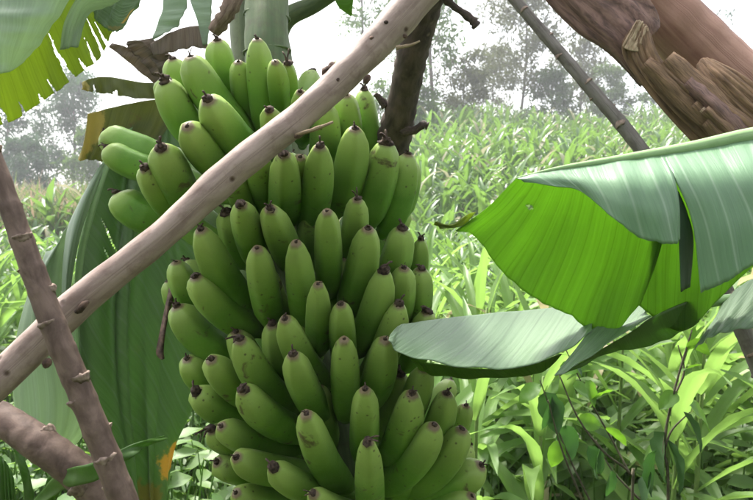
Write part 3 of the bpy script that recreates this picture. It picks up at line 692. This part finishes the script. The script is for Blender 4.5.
# olive half-dry leaf above it
lf = leaf(plant, 'olive green drying leaf behind the top left fruits, yellow at its edge')
loft('blade', [
 [(178,98,1.42),(172,120,1.42),(150,150,1.40),(132,172,1.38)],
 [(150,100,1.38),(140,125,1.38),(126,150,1.37),(112,166,1.36)],
 [(118,106,1.34),(112,125,1.34),(104,146,1.34),(96,160,1.34)],
 [(88,114,1.30),(86,130,1.31),(82,148,1.32),(78,160,1.33)]], M['leaf_olive'], lf, 44, 24, wav=.005, ragged=.04, seed=12)
loft('blade_strip', [
 [(170,84,1.36),(170,95,1.36)], [(140,82,1.34),(140,99,1.34)], [(110,77,1.33),(110,94,1.33)], [(92,78,1.32),(93,92,1.32)], [(82,83,1.32),(83,90,1.32)]], M['leaf_olive'], lf, 50, 12, wav=.004, ragged=.12, tears=((.45, .55, .02), (.72, .4, .03)), seed=13)
# dry leaf
lf = leaf(plant, 'dry brown shredded leaf above the top left fruits')
for i, c in enumerate([
 [[(168,92,1.38),(160,88,1.38)],[(150,66,1.36),(140,72,1.36)],[(128,48,1.34),(121,56,1.34)],[(112,43,1.33),(109,47,1.33)]],
 [[(172,92,1.38),(164,90,1.38)],[(160,64,1.36),(149,70,1.36)],[(146,44,1.34),(130,50,1.34)],[(136,40,1.33),(126,42,1.33)]],
 [[(174,92,1.40),(168,90,1.38)],[(176,66,1.38),(160,72,1.36)],[(164,50,1.36),(146,52,1.35)],[(152,38,1.35),(138,40,1.35)]],
 [[(150,44,1.34),(154,56,1.34)],[(172,32,1.33),(172,52,1.33)],[(190,26,1.33),(192,47,1.33)],[(207,26,1.34),(208,50,1.34)]],
 [[(160,46,1.37),(166,88,1.37)],[(172,56,1.37),(174,92,1.37)],[(180,64,1.38),(186,92,1.38)]]]):
    loft('blade_strip', c, M['leaf_dry'], lf, 26, 10, wav=.004, ragged=.10, seed=20 + i)
# green ribbons hanging by the fruit stalk
lf = leaf(plant, 'green leaf torn into hanging ribbons left of the fruit stalk')
for i, c in enumerate([
 [[(160,-30,1.36),(186,-30,1.36)],[(163,5,1.34),(187,2,1.34)],[(158,22,1.33),(180,22,1.33)],[(152,40,1.32),(163,36,1.32)]],
 [[(184,-30,1.36),(214,-30,1.36)],[(190,0,1.34),(212,0,1.34)],[(197,20,1.33),(211,20,1.33)],[(203,46,1.33),(207,44,1.33)]]]):
    loft('ribbon', c, M['leaf_fold'], lf, 24, 12, wav=.003, seed=30 + i)
# pale leaf and yellowing leaf at the top left corner
lf = leaf(plant, 'pale grey-green leaf in the top left corner above the yellowing one')
loft('blade', [
 [(84,-40,1.08),(60,-40,1.06),(20,-40,1.06),(-50,-40,1.08)],
 [(70,-2,1.07),(50,-2,1.04),(10,0,1.03),(-50,0,1.06)],
 [(52,26,1.06),(36,28,1.03),(6,28,1.02),(-50,25,1.05)],
 [(38,46,1.06),(24,50,1.04),(2,50,1.03),(-50,48,1.05)],
 [(24,62,1.06),(12,70,1.05),(0,74,1.04),(-50,86,1.05)]], M['leaf_fold'], lf, 40, 40, wav=.002, seed=41, swap=True)
loft('blade_fold', [
 [(124,-14,1.10),(86,-10,1.09),(66,20,1.09),(60,50,1.10)],
 [(120,0,1.12),(90,2,1.11),(76,22,1.11),(70,48,1.11)],
 [(98,10,1.14),(90,14,1.13),(82,26,1.13),(76,46,1.13)]], M['leaf_fold'], lf, 24, 30, wav=.003, seed=42)
loft('blade_fold', [
 [(90,-10,1.16),(92,5,1.16),(94,18,1.16)],
 [(110,-10,1.15),(108,8,1.15),(104,27,1.15)],
 [(125,-10,1.15),(121,8,1.15),(119,31,1.15)],
 [(145,-10,1.15),(141,0,1.15),(138,6,1.15)]], M['leaf_dark'], lf, 30, 20, wav=.003, ragged=.10, seed=43)
lf = leaf(plant, 'yellowing leaf with torn ragged edge, light shining through')
loft('blade', [
 [(-40,60,1.14),(-30,100,1.16),(-14,128,1.18)],
 [(-10,62,1.14),(2,94,1.16),(13,121,1.18)],
 [(14,52,1.14),(26,82,1.16),(38,104,1.18)],
 [(36,34,1.14),(48,62,1.16),(62,88,1.18)],
 [(54,14,1.14),(70,46,1.16),(84,70,1.18)],
 [(66,-4,1.14),(84,22,1.16),(100,58,1.18)],
 [(78,-20,1.14),(94,10,1.16),(112,32,1.18)]], M['leaf_yellow'], lf, 170, 44, tears=((.13,.45,.018),(.24,.70,.012),(.36,.80,.012),(.45,.66,.010),(.575,.02,.020),(.68,.72,.012),(.78,.62,.016),(.87,.42,.014),(.93,.6,.012)), ragged=.07, wav=.004, seed=44)
# young leaf tip showing over the pole
lf = leaf(plant, 'small bright green leaf tip hanging at the top middle')
loft('blade', [[(322,-40,1.34),(345,-40,1.34),(360,-30,1.34)],[(332,-10,1.34),(345,-8,1.33),(356,-10,1.33)],[(338,6,1.34),(347,6,1.33),(353,2,1.33)],[(350,16,1.34),(351,16,1.34),(352,15,1.34)]], M['leaf_glow'], lf, 20, 12, seed=45)
# unseen crown leaves above the picture, added to shade the bunch
crown = [((-.75,1.5),.55,61),((.55,1.75),.45,63),((-.5,2.0),.5,64)]
top = P(280, -190, 1.55)
for (ex, ey), drop, sd_ in crown:
    lf = leaf(plant, 'unseen crown leaf added over the bunch to shade it')
    a = Vector((top.x, top.y, top.z)); e = Vector((top.x + (ex) * 1.3, top.y + (ey - 1.3) * 1.3, top.z + .10)); m_ = (a + e) / 2 + Vector((0, 0, .42))
    ax = catmull([tuple(a), tuple(m_), tuple(e)], 9)
    tube_obj('midrib', [Vector(p) for p in ax], [.02, .016, .012, .008, .004], M['midrib'], lf, 30, 8)
    T_, N_, B_ = frames(ax)
    for s in (-1, 1):
        cols = []
        for i in range(1, 9):
            hw_ = .24 * math.sin(math.pi * min(1, (i + .3) / 8.6)) ** .6 + .01
            p0 = Vector(ax[i]); sd2 = Vector(N_[i]) * s; sd2.z = 0; sd2.normalize()
            cols.append([p0, p0 + sd2 * hw_ * .55 + Vector((0, 0, -.02)), p0 + sd2 * hw_ + Vector((0, 0, -.10))])
        loft('blade', cols, M['leaf_under'], lf, 60, 14, tears=((.3, .3, .01), (.55, .2, .012), (.8, .4, .012)), wav=.006, ragged=.05, seed=sd_ + s)

# ------------------------------------------------------------------ the leaves at the right, another banana plant beyond the frame
pr = P(930, 420, 1.15)
plant2 = empty('banana_plant', (pr.x, pr.y, 0), 'banana plant at right whose two big leaves reach in from the edge', 'banana plant')
tube_obj('pseudostem', [(pr.x, pr.y, -.05), (pr.x, pr.y, .6), (pr.x + .02, pr.y, 1.3), (pr.x + .03, pr.y, 1.95)], [.10, .09, .075, .055], M['pseudo'], plant2, 40, 20, .03, seed=77)
lf = leaf(plant2, 'broad folded leaf, waxy pale on top with bright green light shining through below')
tube_obj('midrib', [P(517, 178, .862), P(560, 168.5, .862), P(620, 159.5, .865), P(690, 148, .87), P(770, 133, .88), P(850, 135, .95), P(925, 190, 1.12)], [.0015, .0035, .0065, .009, .0115, .015, .02], M['midrib'], lf, 60, 12)
loft('blade', [      # far half hanging beyond the rib, its lobe torn from the next
 [(517,178,.864),(504,190,.872),(487,206,.878),(455,229,.885)],
 [(540,173,.866),(524,196,.885),(505,216,.890),(476,238,.895)],
 [(565,169,.868),(552,205,.900),(532,240,.910),(503,272,.912)],
 [(590,165,.870),(580,212,.910),(562,255,.925),(535,299,.930)],
 [(620,160,.872),(612,220,.918),(597,268,.938),(572,316,.942)],
 [(650,155,.874),(642,225,.922),(627,280,.945),(605,338,.950)],
 [(680,150,.876),(670,215,.924),(658,260,.945),(641,303,.950)]], M['leaf_glow'], lf, 120, 60, wav=.003, ragged=.02, seed=51, slits=((.225,.40,.46,.018,.2),))
loft('blade', [
 [(650,155,.878),(644,210,.935),(640,255,.962),(632,300,.972)],
 [(672,151,.880),(664,220,.938),(658,270,.965),(654,317,.975)],
 [(700,147,.882),(695,220,.940),(690,280,.968),(683,331,.978)],
 [(735,141,.886),(732,210,.942),(727,260,.968),(716,303,.978)],
 [(785,132,.892),(784,200,.944),(778,235,.965),(765,258,.978)],
 [(830,133,.93),(834,180,.96),(832,215,.975),(826,240,.985)]], M['leaf_glow'], lf, 70, 40, wav=.002, ragged=.012, seed=52)
loft('blade', [      # near half over the front
 [(517,178,.860),(520,179,.856),(524,182,.854)],
 [(545,172,.860),(548,178,.848),(552,186,.845)],
 [(572,168,.860),(576,180,.840),(580,191,.835)],
 [(602,163,.862),(606,178,.826),(610,196,.812),(612,217,.81)],
 [(632,158,.864),(638,178,.816),(642,205,.80),(643,239,.80)],
 [(654,155,.866),(665,177,.814),(672,207,.80),(674,244,.80)],
 [(664,153,.867),(674,177,.816),(679,205,.804),(680,240,.804)]], M['leaf_pale'], lf, 60, 30, wav=.0015, ragged=.05, seed=53)
loft('blade', [
 [(662,153.3,.867),(674,178,.818),(692,222,.806),(701,293,.806)],
 [(688,149,.868),(704,176,.812),(718,222,.796),(724,283,.796)],
 [(715,145,.869),(730,173,.808),(744,215,.792),(748,268,.79)],
 [(750,138,.872),(762,168,.806),(776,205,.788),(782,250,.785)],
 [(800,132,.89),(812,180,.835),(822,235,.83)],
 [(838,135,.935),(846,175,.90),(852,215,.89)]], M['leaf_pale'], lf, 60, 36, wav=.0015, ragged=.02, seed=54)
loft('torn_strip', [
 [(676,190,.818),(678,205,.814),(679,240,.816),(681,292,.825)],
 [(679,192,.818),(687,212,.818),(693,240,.825),(689,287,.836)]], M['leaf_strip'], lf, 10, 26, wav=.001, seed=55)
loft('curled_tip', [
 [(458,222,.884),(448,228,.880),(434,224,.875)],
 [(468,214,.880),(452,225,.876),(436,222,.872)],
 [(476,212,.884),(462,226,.880),(440,229,.876)]], M['leaf_yellow'], lf, 16, 14, wav=.001, seed=56)

lf = leaf(plant2, 'lower leaf lying nearly flat with waxy grey-green top and darker rim below')
tube_obj('midrib', [P(545, 322, 1.04), P(600, 312, 1.03), P(680, 306, 1.03), P(760, 300, 1.04), P(850, 330, 1.08), P(925, 400, 1.13)], [.004, .006, .008, .010, .014, .018], M['midrib'], lf, 40, 10)
loft('blade', [
 [(397,327,.80),(391,334,.775),(388,341,.765)],
 [(404,324,.83),(399,338,.785),(401,353,.765)],
 [(432,320,.88),(430,341,.82),(432,362,.775)],
 [(472,315.5,.97),(474,342,.88),(478,368,.80)],
 [(512,311.5,1.05),(516,339,.93),(522,366,.840)],
 [(552,308,1.06),(558,331,.95),(562,353,.870)],
 [(590,304,1.06),(592,319,.98),(592,332,.920)]], M['leaf_flat'], lf, 110, 40, wav=.0014, ragged=.01, seed=61)
loft('blade_fold', [
 [(411,360,.772),(416,364,.78),(419,369,.79)],
 [(432,363.5,.778),(434,369,.788),(435,375.5,.80)],
 [(478,369,.803),(480,373,.812),(481,378,.826)],
 [(522,367,.843),(524,371,.852),(525,376,.866)],
 [(562,354,.873),(556,362,.88),(550,368,.89)]], M['leaf_glow'], lf, 60, 12, wav=.001, ragged=.03, seed=62)
loft('blade', [
 [(589,331,.925),(574,351,.87),(554,375,.83)],
 [(606,322,.97),(590,344,.89),(566,372,.83)],
 [(626,312,1.0),(614,334,.93),(604,346,.88)],
 [(648,300,1.01),(646,312,.97),(652,316,.93)]], M['leaf_flat'], lf, 40, 24, wav=.001, seed=63)
loft('blade_fold', [
 [(560,376,.895),(562,374,.90),(566,373,.905)],
 [(604,348,.912),(607,350,.93),(610,353,.94)],
 [(630,333,.922),(634,341,.95),(640,348,.965)],
 [(654,316,.935),(662,330,.97),(672,337,.99)],
 [(690,300,.98),(694,316,1.0),(700,322,1.01)]], M['leaf_under'], lf, 40, 14, wav=.001, seed=64)
loft('blade', [
 [(722,303,1.03),(712,322,.99),(694,349,.95)],
 [(744,284,1.03),(732,308,.99),(716,335,.95)],
 [(775,272,1.03),(768,300,.99),(755,328,.95)],
 [(815,290,1.05),(812,315,1.0),(805,335,.97)]], M['leaf_flat'], lf, 40, 24, wav=.0018, seed=65)

# ------------------------------------------------------------------ unseen banana plants, added behind the camera to block frontal sky light
def big_leaf(plant_, a, e, lift, half, sd_):
    lf = leaf(plant_, 'arching green leaf of an added light-blocking plant')
    ax = catmull([tuple(a), tuple((a + e) / 2 + Vector((0, 0, lift))), tuple(e)], 9); T_, N_, B_ = frames(ax)
    tube_obj('midrib', [Vector(p) for p in ax], [.02, .016, .012, .008, .004], M['midrib'], lf, 24, 7)
    for s_ in (-1, 1):
        cols = []
        for i in range(1, 9):
            h_ = half * math.sin(math.pi * min(1, (i + .3) / 8.6)) ** .6 + .01; p0 = Vector(ax[i]); q = Vector(N_[i]) * s_
            cols.append([p0, p0 + q * h_ * .55 + Vector((0, 0, -.03)), p0 + q * h_ + Vector((0, 0, -.12))])
        loft('blade', cols, M['leaf_under'], lf, 40, 8, tears=((.3, .3, .012), (.6, .2, .012)), wav=.006, seed=sd_ + s_)
for i, (x, y, h) in enumerate([(-.1, -1.8, 1.9), (1.0, -2.9, 2.1), (-1.1, -2.8, 2.1), (1.45, -1.3, 1.75), (-1.6, -1.2, 1.75)]):
    pl = empty('banana_plant', (x, y, 0), 'unseen banana plant added behind the viewer to block light from the front', 'banana plant', 'added light-blocking plants behind the viewer')
    tube_obj('pseudostem', [(x, y, -.05), (x, y, h * .5), (x, y, h)], [.11, .09, .06], M['pseudo'], pl, 20, 16)
    for j in range(9):
        a = j * 2.4 + i; L = 1.15 + .2 * math.sin(j * 3 + i)
        big_leaf(pl, Vector((x, y, h)), Vector((x + math.cos(a) * L, y + min(math.sin(a) * L, .35 - y * .05), h - .5 + .7 * (j % 3) * .5)), .45, .27, 500 + i * 20 + j)

# ------------------------------------------------------------------ forked prop pole
prop = empty('prop_pole', (P(-190, 560, .60).x, P(-190, 560, .60).y, 0), 'pale smooth forked pole propped diagonally across the bunch', 'pole')
pp = [P(-330, 660, .56), P(-150, 508, .62), P(0, 378, .68), P(78, 304, .70), P(160, 237, .715), P(230, 173, .73), P(300, 117, .745), P(362, 58, .76), P(420, -5, .775), P(500, -100, .80)]
tube_obj('pole', pp, [.022, .021, .0188, .0186, .0166, .0190, .0172, .0190, .0222, .020], M['pole'], prop, 160, 22, .05, seed=14)
tube_obj('fork_branch', [P(432, -30, .80), P(424, 8, .82), P(413, 50, .86), P(404, 95, .93), P(394, 140, 1.0), P(385, 190, 1.06)], [.0225, .0222, .0220, .0222, .027, .024], M['fork'], prop, 60, 18, .07, seed=15)
tube_obj('twig_stub', [P(398, 128, .965), P(412, 131, .955), P(423, 125, .95), P(428, 126, .95)], [.010, .0065, .006, .0055], M['fork'], prop, 16, 9, .2, seed=3)
tube_obj('twig_stub', [P(386, 106, .95), P(379, 98, .945), P(375, 94, .942)], [.008, .005, .0035], M['fork'], prop, 12, 8, .2, seed=4)
tube_obj('twig_stub', [P(438, -8, .80), P(455, 7, .80), P(470, 18, .80), P(477, 26, .80)], [.007, .0045, .0055, .006], M['fork'], prop, 16, 8, .25, seed=5)
tube_obj('dry_twig', [P(296, 135, .727), P(315, 129, .715), P(333, 122, .708)], [.0022, .0024, .0014], M['pale_fibre'], prop, 12, 7, .2, seed=6)
tube_obj('dry_twig', [P(396, 48, .745), P(410, 45, .742), P(420, 41, .74)], [.0028, .0018, .001], M['pale_fibre'], prop, 12, 7, .2, seed=7)
g = np.random.default_rng(3)
def knot(px, py, d, w_, h_, parent, mat, rot=0.0):
    n1, n2 = 10, 7; V = []; F = []
    c = P(px, py, d)
    e1 = (RT * math.cos(rot) + UP * math.sin(rot)); e2 = (-RT * math.sin(rot) + UP * math.cos(rot))
    for i in range(n2):
        ph = i / (n2 - 1) * math.pi
        for j in range(n1):
            th = j / n1 * 6.2832; k = 1 + g.normal(0, .12)
            V.append(c + (e1 * (math.cos(th) * math.sin(ph) * w_) + e2 * (math.sin(th) * math.sin(ph) * h_) + FWD * (math.cos(ph) * min(w_, h_) * .8)) * k)
    F = [(i * n1 + j, i * n1 + (j + 1) % n1, (i + 1) * n1 + (j + 1) % n1, (i + 1) * n1 + j) for i in range(n2 - 1) for j in range(n1)]
    return mesh_obj('knot', V, F, mat, parent)
for px, py, d, w_, h_, r_ in [(222,167,.722,.007,.0045,.7),(327,71,.752,.008,.006,.7),(333,68,.752,.005,.008,.3),(82,307,.681,.011,.0038,.75),(299,135,.727,.006,.004,.5),(338,80,.738,.003,.003,0),(367,79,.745,.006,.004,.8),(47,363,.68,.006,.005,.7),(405,36,.752,.003,.003,0),(372,38,.745,.003,.0025,0),(386,22,.745,.003,.0025,0),(60,327,.673,.006,.003,.7)]:
    knot(px, py, d, w_, h_, prop, M['knot'], r_)

# ------------------------------------------------------------------ knotty cassava stems
def scar_mesh(r, seed):
    """crescent-shaped ledge left by a fallen leaf"""
    g = np.random.default_rng(seed); V = []; F = []; n = 13; prof = [(-.0, -.75), (.08, -.36), (.24, -.12), (.32, .08), (.14, .18), (-.05, .14)]
    m = len(prof)
    for i in range(n):
        a = (i / (n - 1) - .5) * 2.1; e = math.cos((i / (n - 1) - .5) * math.pi) ** .6 + .02; rise = .35 * abs(i / (n - 1) - .5) * 1.2
        for (o, z) in prof:
            rad = r * (.97 + o * e * .8); V.append((rad * math.cos(a), rad * math.sin(a), r * (z * e * .8 + rise * .35 + .05 * g.normal())))
    F = [(i * m + j, (i + 1) * m + j, (i + 1) * m + (j + 1) % m, i * m + (j + 1) % m) for i in range(n - 1) for j in range(m)]
    F += [tuple(range(m)), tuple((n - 1) * m + j for j in range(m))[::-1]]
    return V, F
def cassava(label, pts, radii, mat, spacing, seed, start=0.02, n=90, phase=0.0, flip=False, swell=.055):
    p3 = [P(*p) for p in pts]; low = min(p3, key=lambda q: q.z)
    root = empty('cassava_stem', (low.x, low.y, max(0, low.z)), label, 'stem', 'bare knotty cassava stems')
    path = catmull([tuple(p) for p in p3], n); rad = catmull(np.array(radii)[:, None], n)[:, 0]
    seglen = np.concatenate([[0], np.cumsum(np.linalg.norm(np.diff(path, axis=0), axis=1))])
    g = np.random.default_rng(seed); T, N, B = frames(path); nodes = []; s = start; k = 0
    while s < seglen[-1]:
        nodes.append(s); s += spacing * g.uniform(.75, 1.25)
    for s in nodes: rad = rad * (1 + swell * np.exp(-((seglen - s) / (spacing * .12)) ** 2))
    V, F, uv = tube(path, rad, 18, .03, seed=seed); mesh_obj('stem', V, F, mat, root, uvs=uv)
    for s in nodes:
        i = int(np.clip(np.searchsorted(seglen, s), 1, n - 2)); a = phase + k * 2.4; k += 1
        V, F = scar_mesh(rad[i], seed + k)
        z = T[i]; z = z if not flip else -z
        x = N[i] * math.cos(a) + B[i] * math.sin(a); y_ = np.cross(z, x)
        W = [path[i] + x * v[0] + y_ * v[1] + z * v[2] for v in V]
        mesh_obj('leaf_scar', W, F, M['scar'], root)
    return root
cassava('brown knotty stem slanting up at the left edge across the pale pole', [(290,960,.60),(205,720,.60),(150,570,.60),(112,470,.60),(84,400,.60),(58,337,.60),(30,262,.605),(4,190,.61),(-30,100,.62),(-70,0,.63)], [.0135,.0132,.0128,.0126,.0121,.0118,.0109,.0100,.0093,.0085], M['cassava'], .029, 5, .012, 200, .6)
cassava('thick short knotty stem at lower left below the pale pole', [(330,720,.80),(210,590,.80),(130,523,.80),(80,474,.80),(40,444,.80),(0,418,.82),(-50,392,.85)], [.024,.024,.0235,.0225,.0215,.020,.019], M['cassava'], .062, 9, .03, 120, 1.2, swell=.02)
cassava('thin grey knotty stem running down behind the big folded leaf', [(430,-100,1.25),(515,0,1.22),(578,74,1.2),(640,148,1.18),(700,240,1.16),(746,338,1.15),(790,450,1.14),(840,600,1.14),(900,800,1.14)], [.0095,.0105,.0118,.0130,.0138,.0145,.0150,.0152,.0155], M['cassava_grey'], .036, 13, .02, 200, 2.0)

# ------------------------------------------------------------------ dead leaning trunk at the upper right
base = P(1120, 470, 1.3)
dead = empty('dead_banana_trunk', (base.x, base.y, 0), 'dead brown leaning banana trunk with peeling fibrous bark at upper right', 'trunk')
tube_obj('core', [P(480, -170, 1.40), P(565, -85, 1.38), P(652, 2, 1.36), P(713, 62, 1.35), P(774, 121, 1.34), P(860, 212, 1.32), P(1000, 350, 1.30), P(1250, 600, 1.28)], [.056, .060, .064, .067, .072, .085, .096, .10], M['dead_core'], dead, 70, 26, .05, seed=31)
loft('sheath', [
 [(500,-70,1.30),(540,-8,1.28),(575,30,1.27),(606,52,1.26),(640,88,1.27)],
 [(530,-80,1.26),(565,-12,1.25),(596,20,1.24),(622,44,1.23),(646,76,1.25)],
 [(560,-80,1.24),(600,-12,1.235),(622,8,1.23),(638,26,1.225),(650,44,1.235)],
 [(600,-80,1.25),(634,-14,1.245),(648,0,1.24),(656,12,1.24),(660,22,1.25)]], M['dead_dark'], dead, 44, 50, thick=.004, wav=.004, ragged=.03, seed=71)
loft('sheath', [
 [(630,30,1.20),(623,48,1.21),(634,72,1.22),(662,108,1.22),(700,150,1.22),(770,230,1.22)],
 [(638,22,1.19),(640,46,1.19),(652,72,1.19),(682,106,1.19),(724,148,1.19),(800,225,1.19)],
 [(645,26,1.19),(652,52,1.18),(670,76,1.17),(704,104,1.17),(748,142,1.17),(828,215,1.17)],
 [(650,38,1.20),(660,62,1.20),(682,80,1.19),(722,100,1.18),(768,132,1.18),(850,205,1.18)]], M['dead_sheath'], dead, 60, 90, thick=.006, wav=.006, ragged=.02, seed=72)
loft('sheath', [
 [(697,66,1.22),(706,84,1.20),(740,118,1.19),(800,180,1.18)],
 [(702,59,1.22),(722,76,1.19),(756,106,1.18),(830,170,1.17)],
 [(712,60,1.23),(738,74,1.21),(776,104,1.20),(860,170,1.19)]], M['dead_sheath'], dead, 50, 60, thick=.005, wav=.005, ragged=.03, seed=73)
loft('torn_edge', [
 [(622,46,1.20),(628,36,1.195),(637,20,1.19)],
 [(628,50,1.195),(634,38,1.19),(642,22,1.185)],
 [(640,52,1.19),(645,40,1.185),(648,30,1.185)]], M['pale_fibre'], dead, 20, 20, thick=.003, wav=.003, ragged=.15, seed=74)
g = np.random.default_rng(8)
for i in range(8):              # papery strips of bark peeling along the trunk
    t = g.uniform(0, 1); q = g.uniform(-.4, .3); x0 = 630 + 92 * t + 22 * q; y0 = 34 + 90 * t - 14 * q; L = g.uniform(60, 110); W = g.uniform(12, 24); dd = 1.178 - .012 * (1 - abs(q)) + g.uniform(-.006, .004)
    c = []
    for k in range(5):
        f = k / 4; px = x0 + L * f + g.normal(0, .6); py = y0 + L * .94 * f + g.normal(0, .6); ww = W * (.35 + .65 * math.sin(math.pi * (.15 + .75 * f))); lift = -.012 * (1 - f) ** 2 * g.uniform(0, 1.6)
        c.append([(px - ww * .5, py + ww * .5, dd + .004), (px, py, dd - .004 + lift), (px + ww * .5, py - ww * .5, dd + .004)])
    loft('bark_strip', c, (M['dead_sheath'], M['dead_sheath'], M['dead_dark'], M['pale_fibre'])[i % 4] if i % 8 != 3 else M['dead_sheath'], dead, 26, 7, thick=.0012, wav=.0012, seed=400 + i, swap=True)

# ------------------------------------------------------------------ leafy shrubs in front of the maize
def broad_leaf(seed, mat):
    g = np.random.default_rng(seed); ns, nw = 9, 5; V = []
    for i in range(ns):
        s = i / (ns - 1); wd = .62 * math.sin(math.pi * s ** .8) ** .75 * (1 + .05 * g.normal()) * (1 if s < .98 else 0) + .004
        for q in np.linspace(-1, 1, nw): V.append((s, q * wd / 2, -.25 * s * s + .12 * abs(q) * wd + .02 * g.normal()))
    F = [(i * nw + j, i * nw + j + 1, (i + 1) * nw + j + 1, (i + 1) * nw + j) for i in range(ns - 1) for j in range(nw - 1)]
    me = bpy.data.meshes.new('leaf'); me.from_pydata(V, [], F); me.polygons.foreach_set('use_smooth', [True] * len(me.polygons)); me.materials.append(mat); return me
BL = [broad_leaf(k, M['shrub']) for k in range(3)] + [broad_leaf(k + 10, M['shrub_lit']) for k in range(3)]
def shrub(label, stems, leaves, d):
    b0 = P(*stems[0][0]); root = empty('leafy_shrub', (b0.x, b0.y, 0), label, 'shrub', 'leafy shrubs before the maize')
    for i, s in enumerate(stems):
        pts = [P(*p) for p in s]
        if i == 0: pts = [Vector((pts[0].x, pts[0].y, -.02))] + pts
        tube_obj('stem', pts, [.0040, .0034, .0026, .0015] if i == 0 else [.0027, .0022, .0013], M['twig'], root, 26, 7, .08, seed=i)
    for k, (px, py, dep, ang, L, kind) in enumerate(leaves):
        o = bpy.data.objects.new('leaf', BL[kind * 3 + k % 3]); COL.objects.link(o); o.parent = root; o.matrix_parent_inverse = parent_inv(root)
        dirv = (RT * math.cos(R(ang)) - UP * math.sin(R(ang)) + FWD * random.uniform(-.5, .3)).normalized()
        q = dirv.to_track_quat('X', 'Z') @ Quaternion((1, 0, 0), random.uniform(.5, 1.2) * random.choice((-1, 1)))
        o.location = P(px, py, dep); o.rotation_euler = q.to_euler(); s = L / FPX * dep; o.scale = (s, s, s)
D1 = 1.5
shrub('dark-twigged shrub with drooping blue-green leaves below the flat leaf',
 [[(632,505,D1),(630,474,D1),(604,452,D1-.02),(578,418,D1-.02),(558,372,D1)],
  [(630,474,D1),(612,440,D1+.03),(590,400,D1+.03),(566,350,D1+.02)], [(600,520,D1),(575,470,D1),(556,425,D1),(540,380,D1)], [(582,500,D1),(562,450,D1-.03),(548,400,D1-.03)], [(640,500,D1),(612,470,D1+.02),(596,440,D1+.02)]],
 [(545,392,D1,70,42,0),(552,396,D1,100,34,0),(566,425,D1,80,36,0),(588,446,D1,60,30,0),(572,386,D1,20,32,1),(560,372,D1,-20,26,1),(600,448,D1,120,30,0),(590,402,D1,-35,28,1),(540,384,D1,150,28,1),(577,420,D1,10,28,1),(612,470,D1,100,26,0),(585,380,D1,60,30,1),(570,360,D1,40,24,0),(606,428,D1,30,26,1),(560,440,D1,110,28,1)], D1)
D2 = 1.42
shrub('slender shrub with broad dark leaves in the lower right maize',
 [[(668,515,D2),(664,450,D2),(672,400,D2),(686,350,D2),(692,330,D2)], [(664,450,D2),(672,430,D2),(690,412,D2)], [(672,400,D2),(684,372,D2+.02),(678,345,D2+.02)]],
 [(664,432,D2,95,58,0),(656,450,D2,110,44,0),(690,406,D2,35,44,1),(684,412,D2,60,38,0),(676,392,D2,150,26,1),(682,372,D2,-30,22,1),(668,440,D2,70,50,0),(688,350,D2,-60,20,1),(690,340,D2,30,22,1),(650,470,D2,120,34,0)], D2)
# green blades in the lower left corner
corner = empty('leafy_shrub', (P(20, 520, .95).x, P(20, 520, .95).y, 0), 'low plant with broad green blades in the lower left corner', 'plant')
cs = P(30, 540, .97)
tube_obj('stem', [(cs.x, cs.y, -.02), (cs.x, cs.y, .7), P(30, 530, .97), P(24, 470, .96)], [.009, .008, .006, .003], M['maize_stalk'], corner, 20, 8)
M['corner'] = mat_blade('corner_leaf', (0.06, 0.14, 0.025), (0.09, 0.18, 0.04), (0.16, 0.36, 0.03), .35, .4, 20, (0.2, 0.3, 0.12), .3)
for i, c in enumerate([
 [[(30,505,.95),(32,516,.95)],[(58,474,.80),(62,490,.80)],[(94,462,.74),(98,480,.74)],[(136,443,.75),(138,452,.75)],[(164,436,.80),(165,439,.80)]],
 [[(-6,450,.93),(2,520,.93)],[(6,462,.93),(10,520,.93)],[(14,478,.94),(20,530,.94)]],
 [[(26,520,.96),(36,520,.96)],[(20,470,.95),(30,475,.95)],[(4,430,.95),(14,440,.95)],[(-10,415,.95),(-8,420,.95)]],
 [[(34,520,.97),(46,520,.97)],[(48,478,.96),(64,486,.96)],[(70,462,.96),(84,470,.96)],[(100,462,.97),(102,465,.97)]]]):
    loft('blade', c, M['corner'], corner, 40, 8, wav=.003, seed=90 + i)

# ------------------------------------------------------------------ air
def haze():
    x0, x1, y0, y1, z0, z1 = -72, 72, -12, 96, -1.2, 17.0
    V = [(x, y, z) for z in (z0, z1) for y in (y0, y1) for x in (x0, x1)]
    F = [(0, 2, 3, 1), (4, 5, 7, 6), (0, 1, 5, 4), (2, 6, 7, 3), (0, 4, 6, 2), (1, 3, 7, 5)]
    b = NB('haze_air'); v = b.n('ShaderNodeVolumePrincipled'); v.inputs['Color'].default_value = (.93, .96, 1, 1); v.inputs['Density'].default_value = 0.0028; v.inputs['Anisotropy'].default_value = 0.3
    b.t.links.new(v.outputs[0], b.out.inputs['Volume'])
    o = mesh_obj('haze', V, F, b.m, smooth_sh=False); tag(o, kind='stuff')
haze()
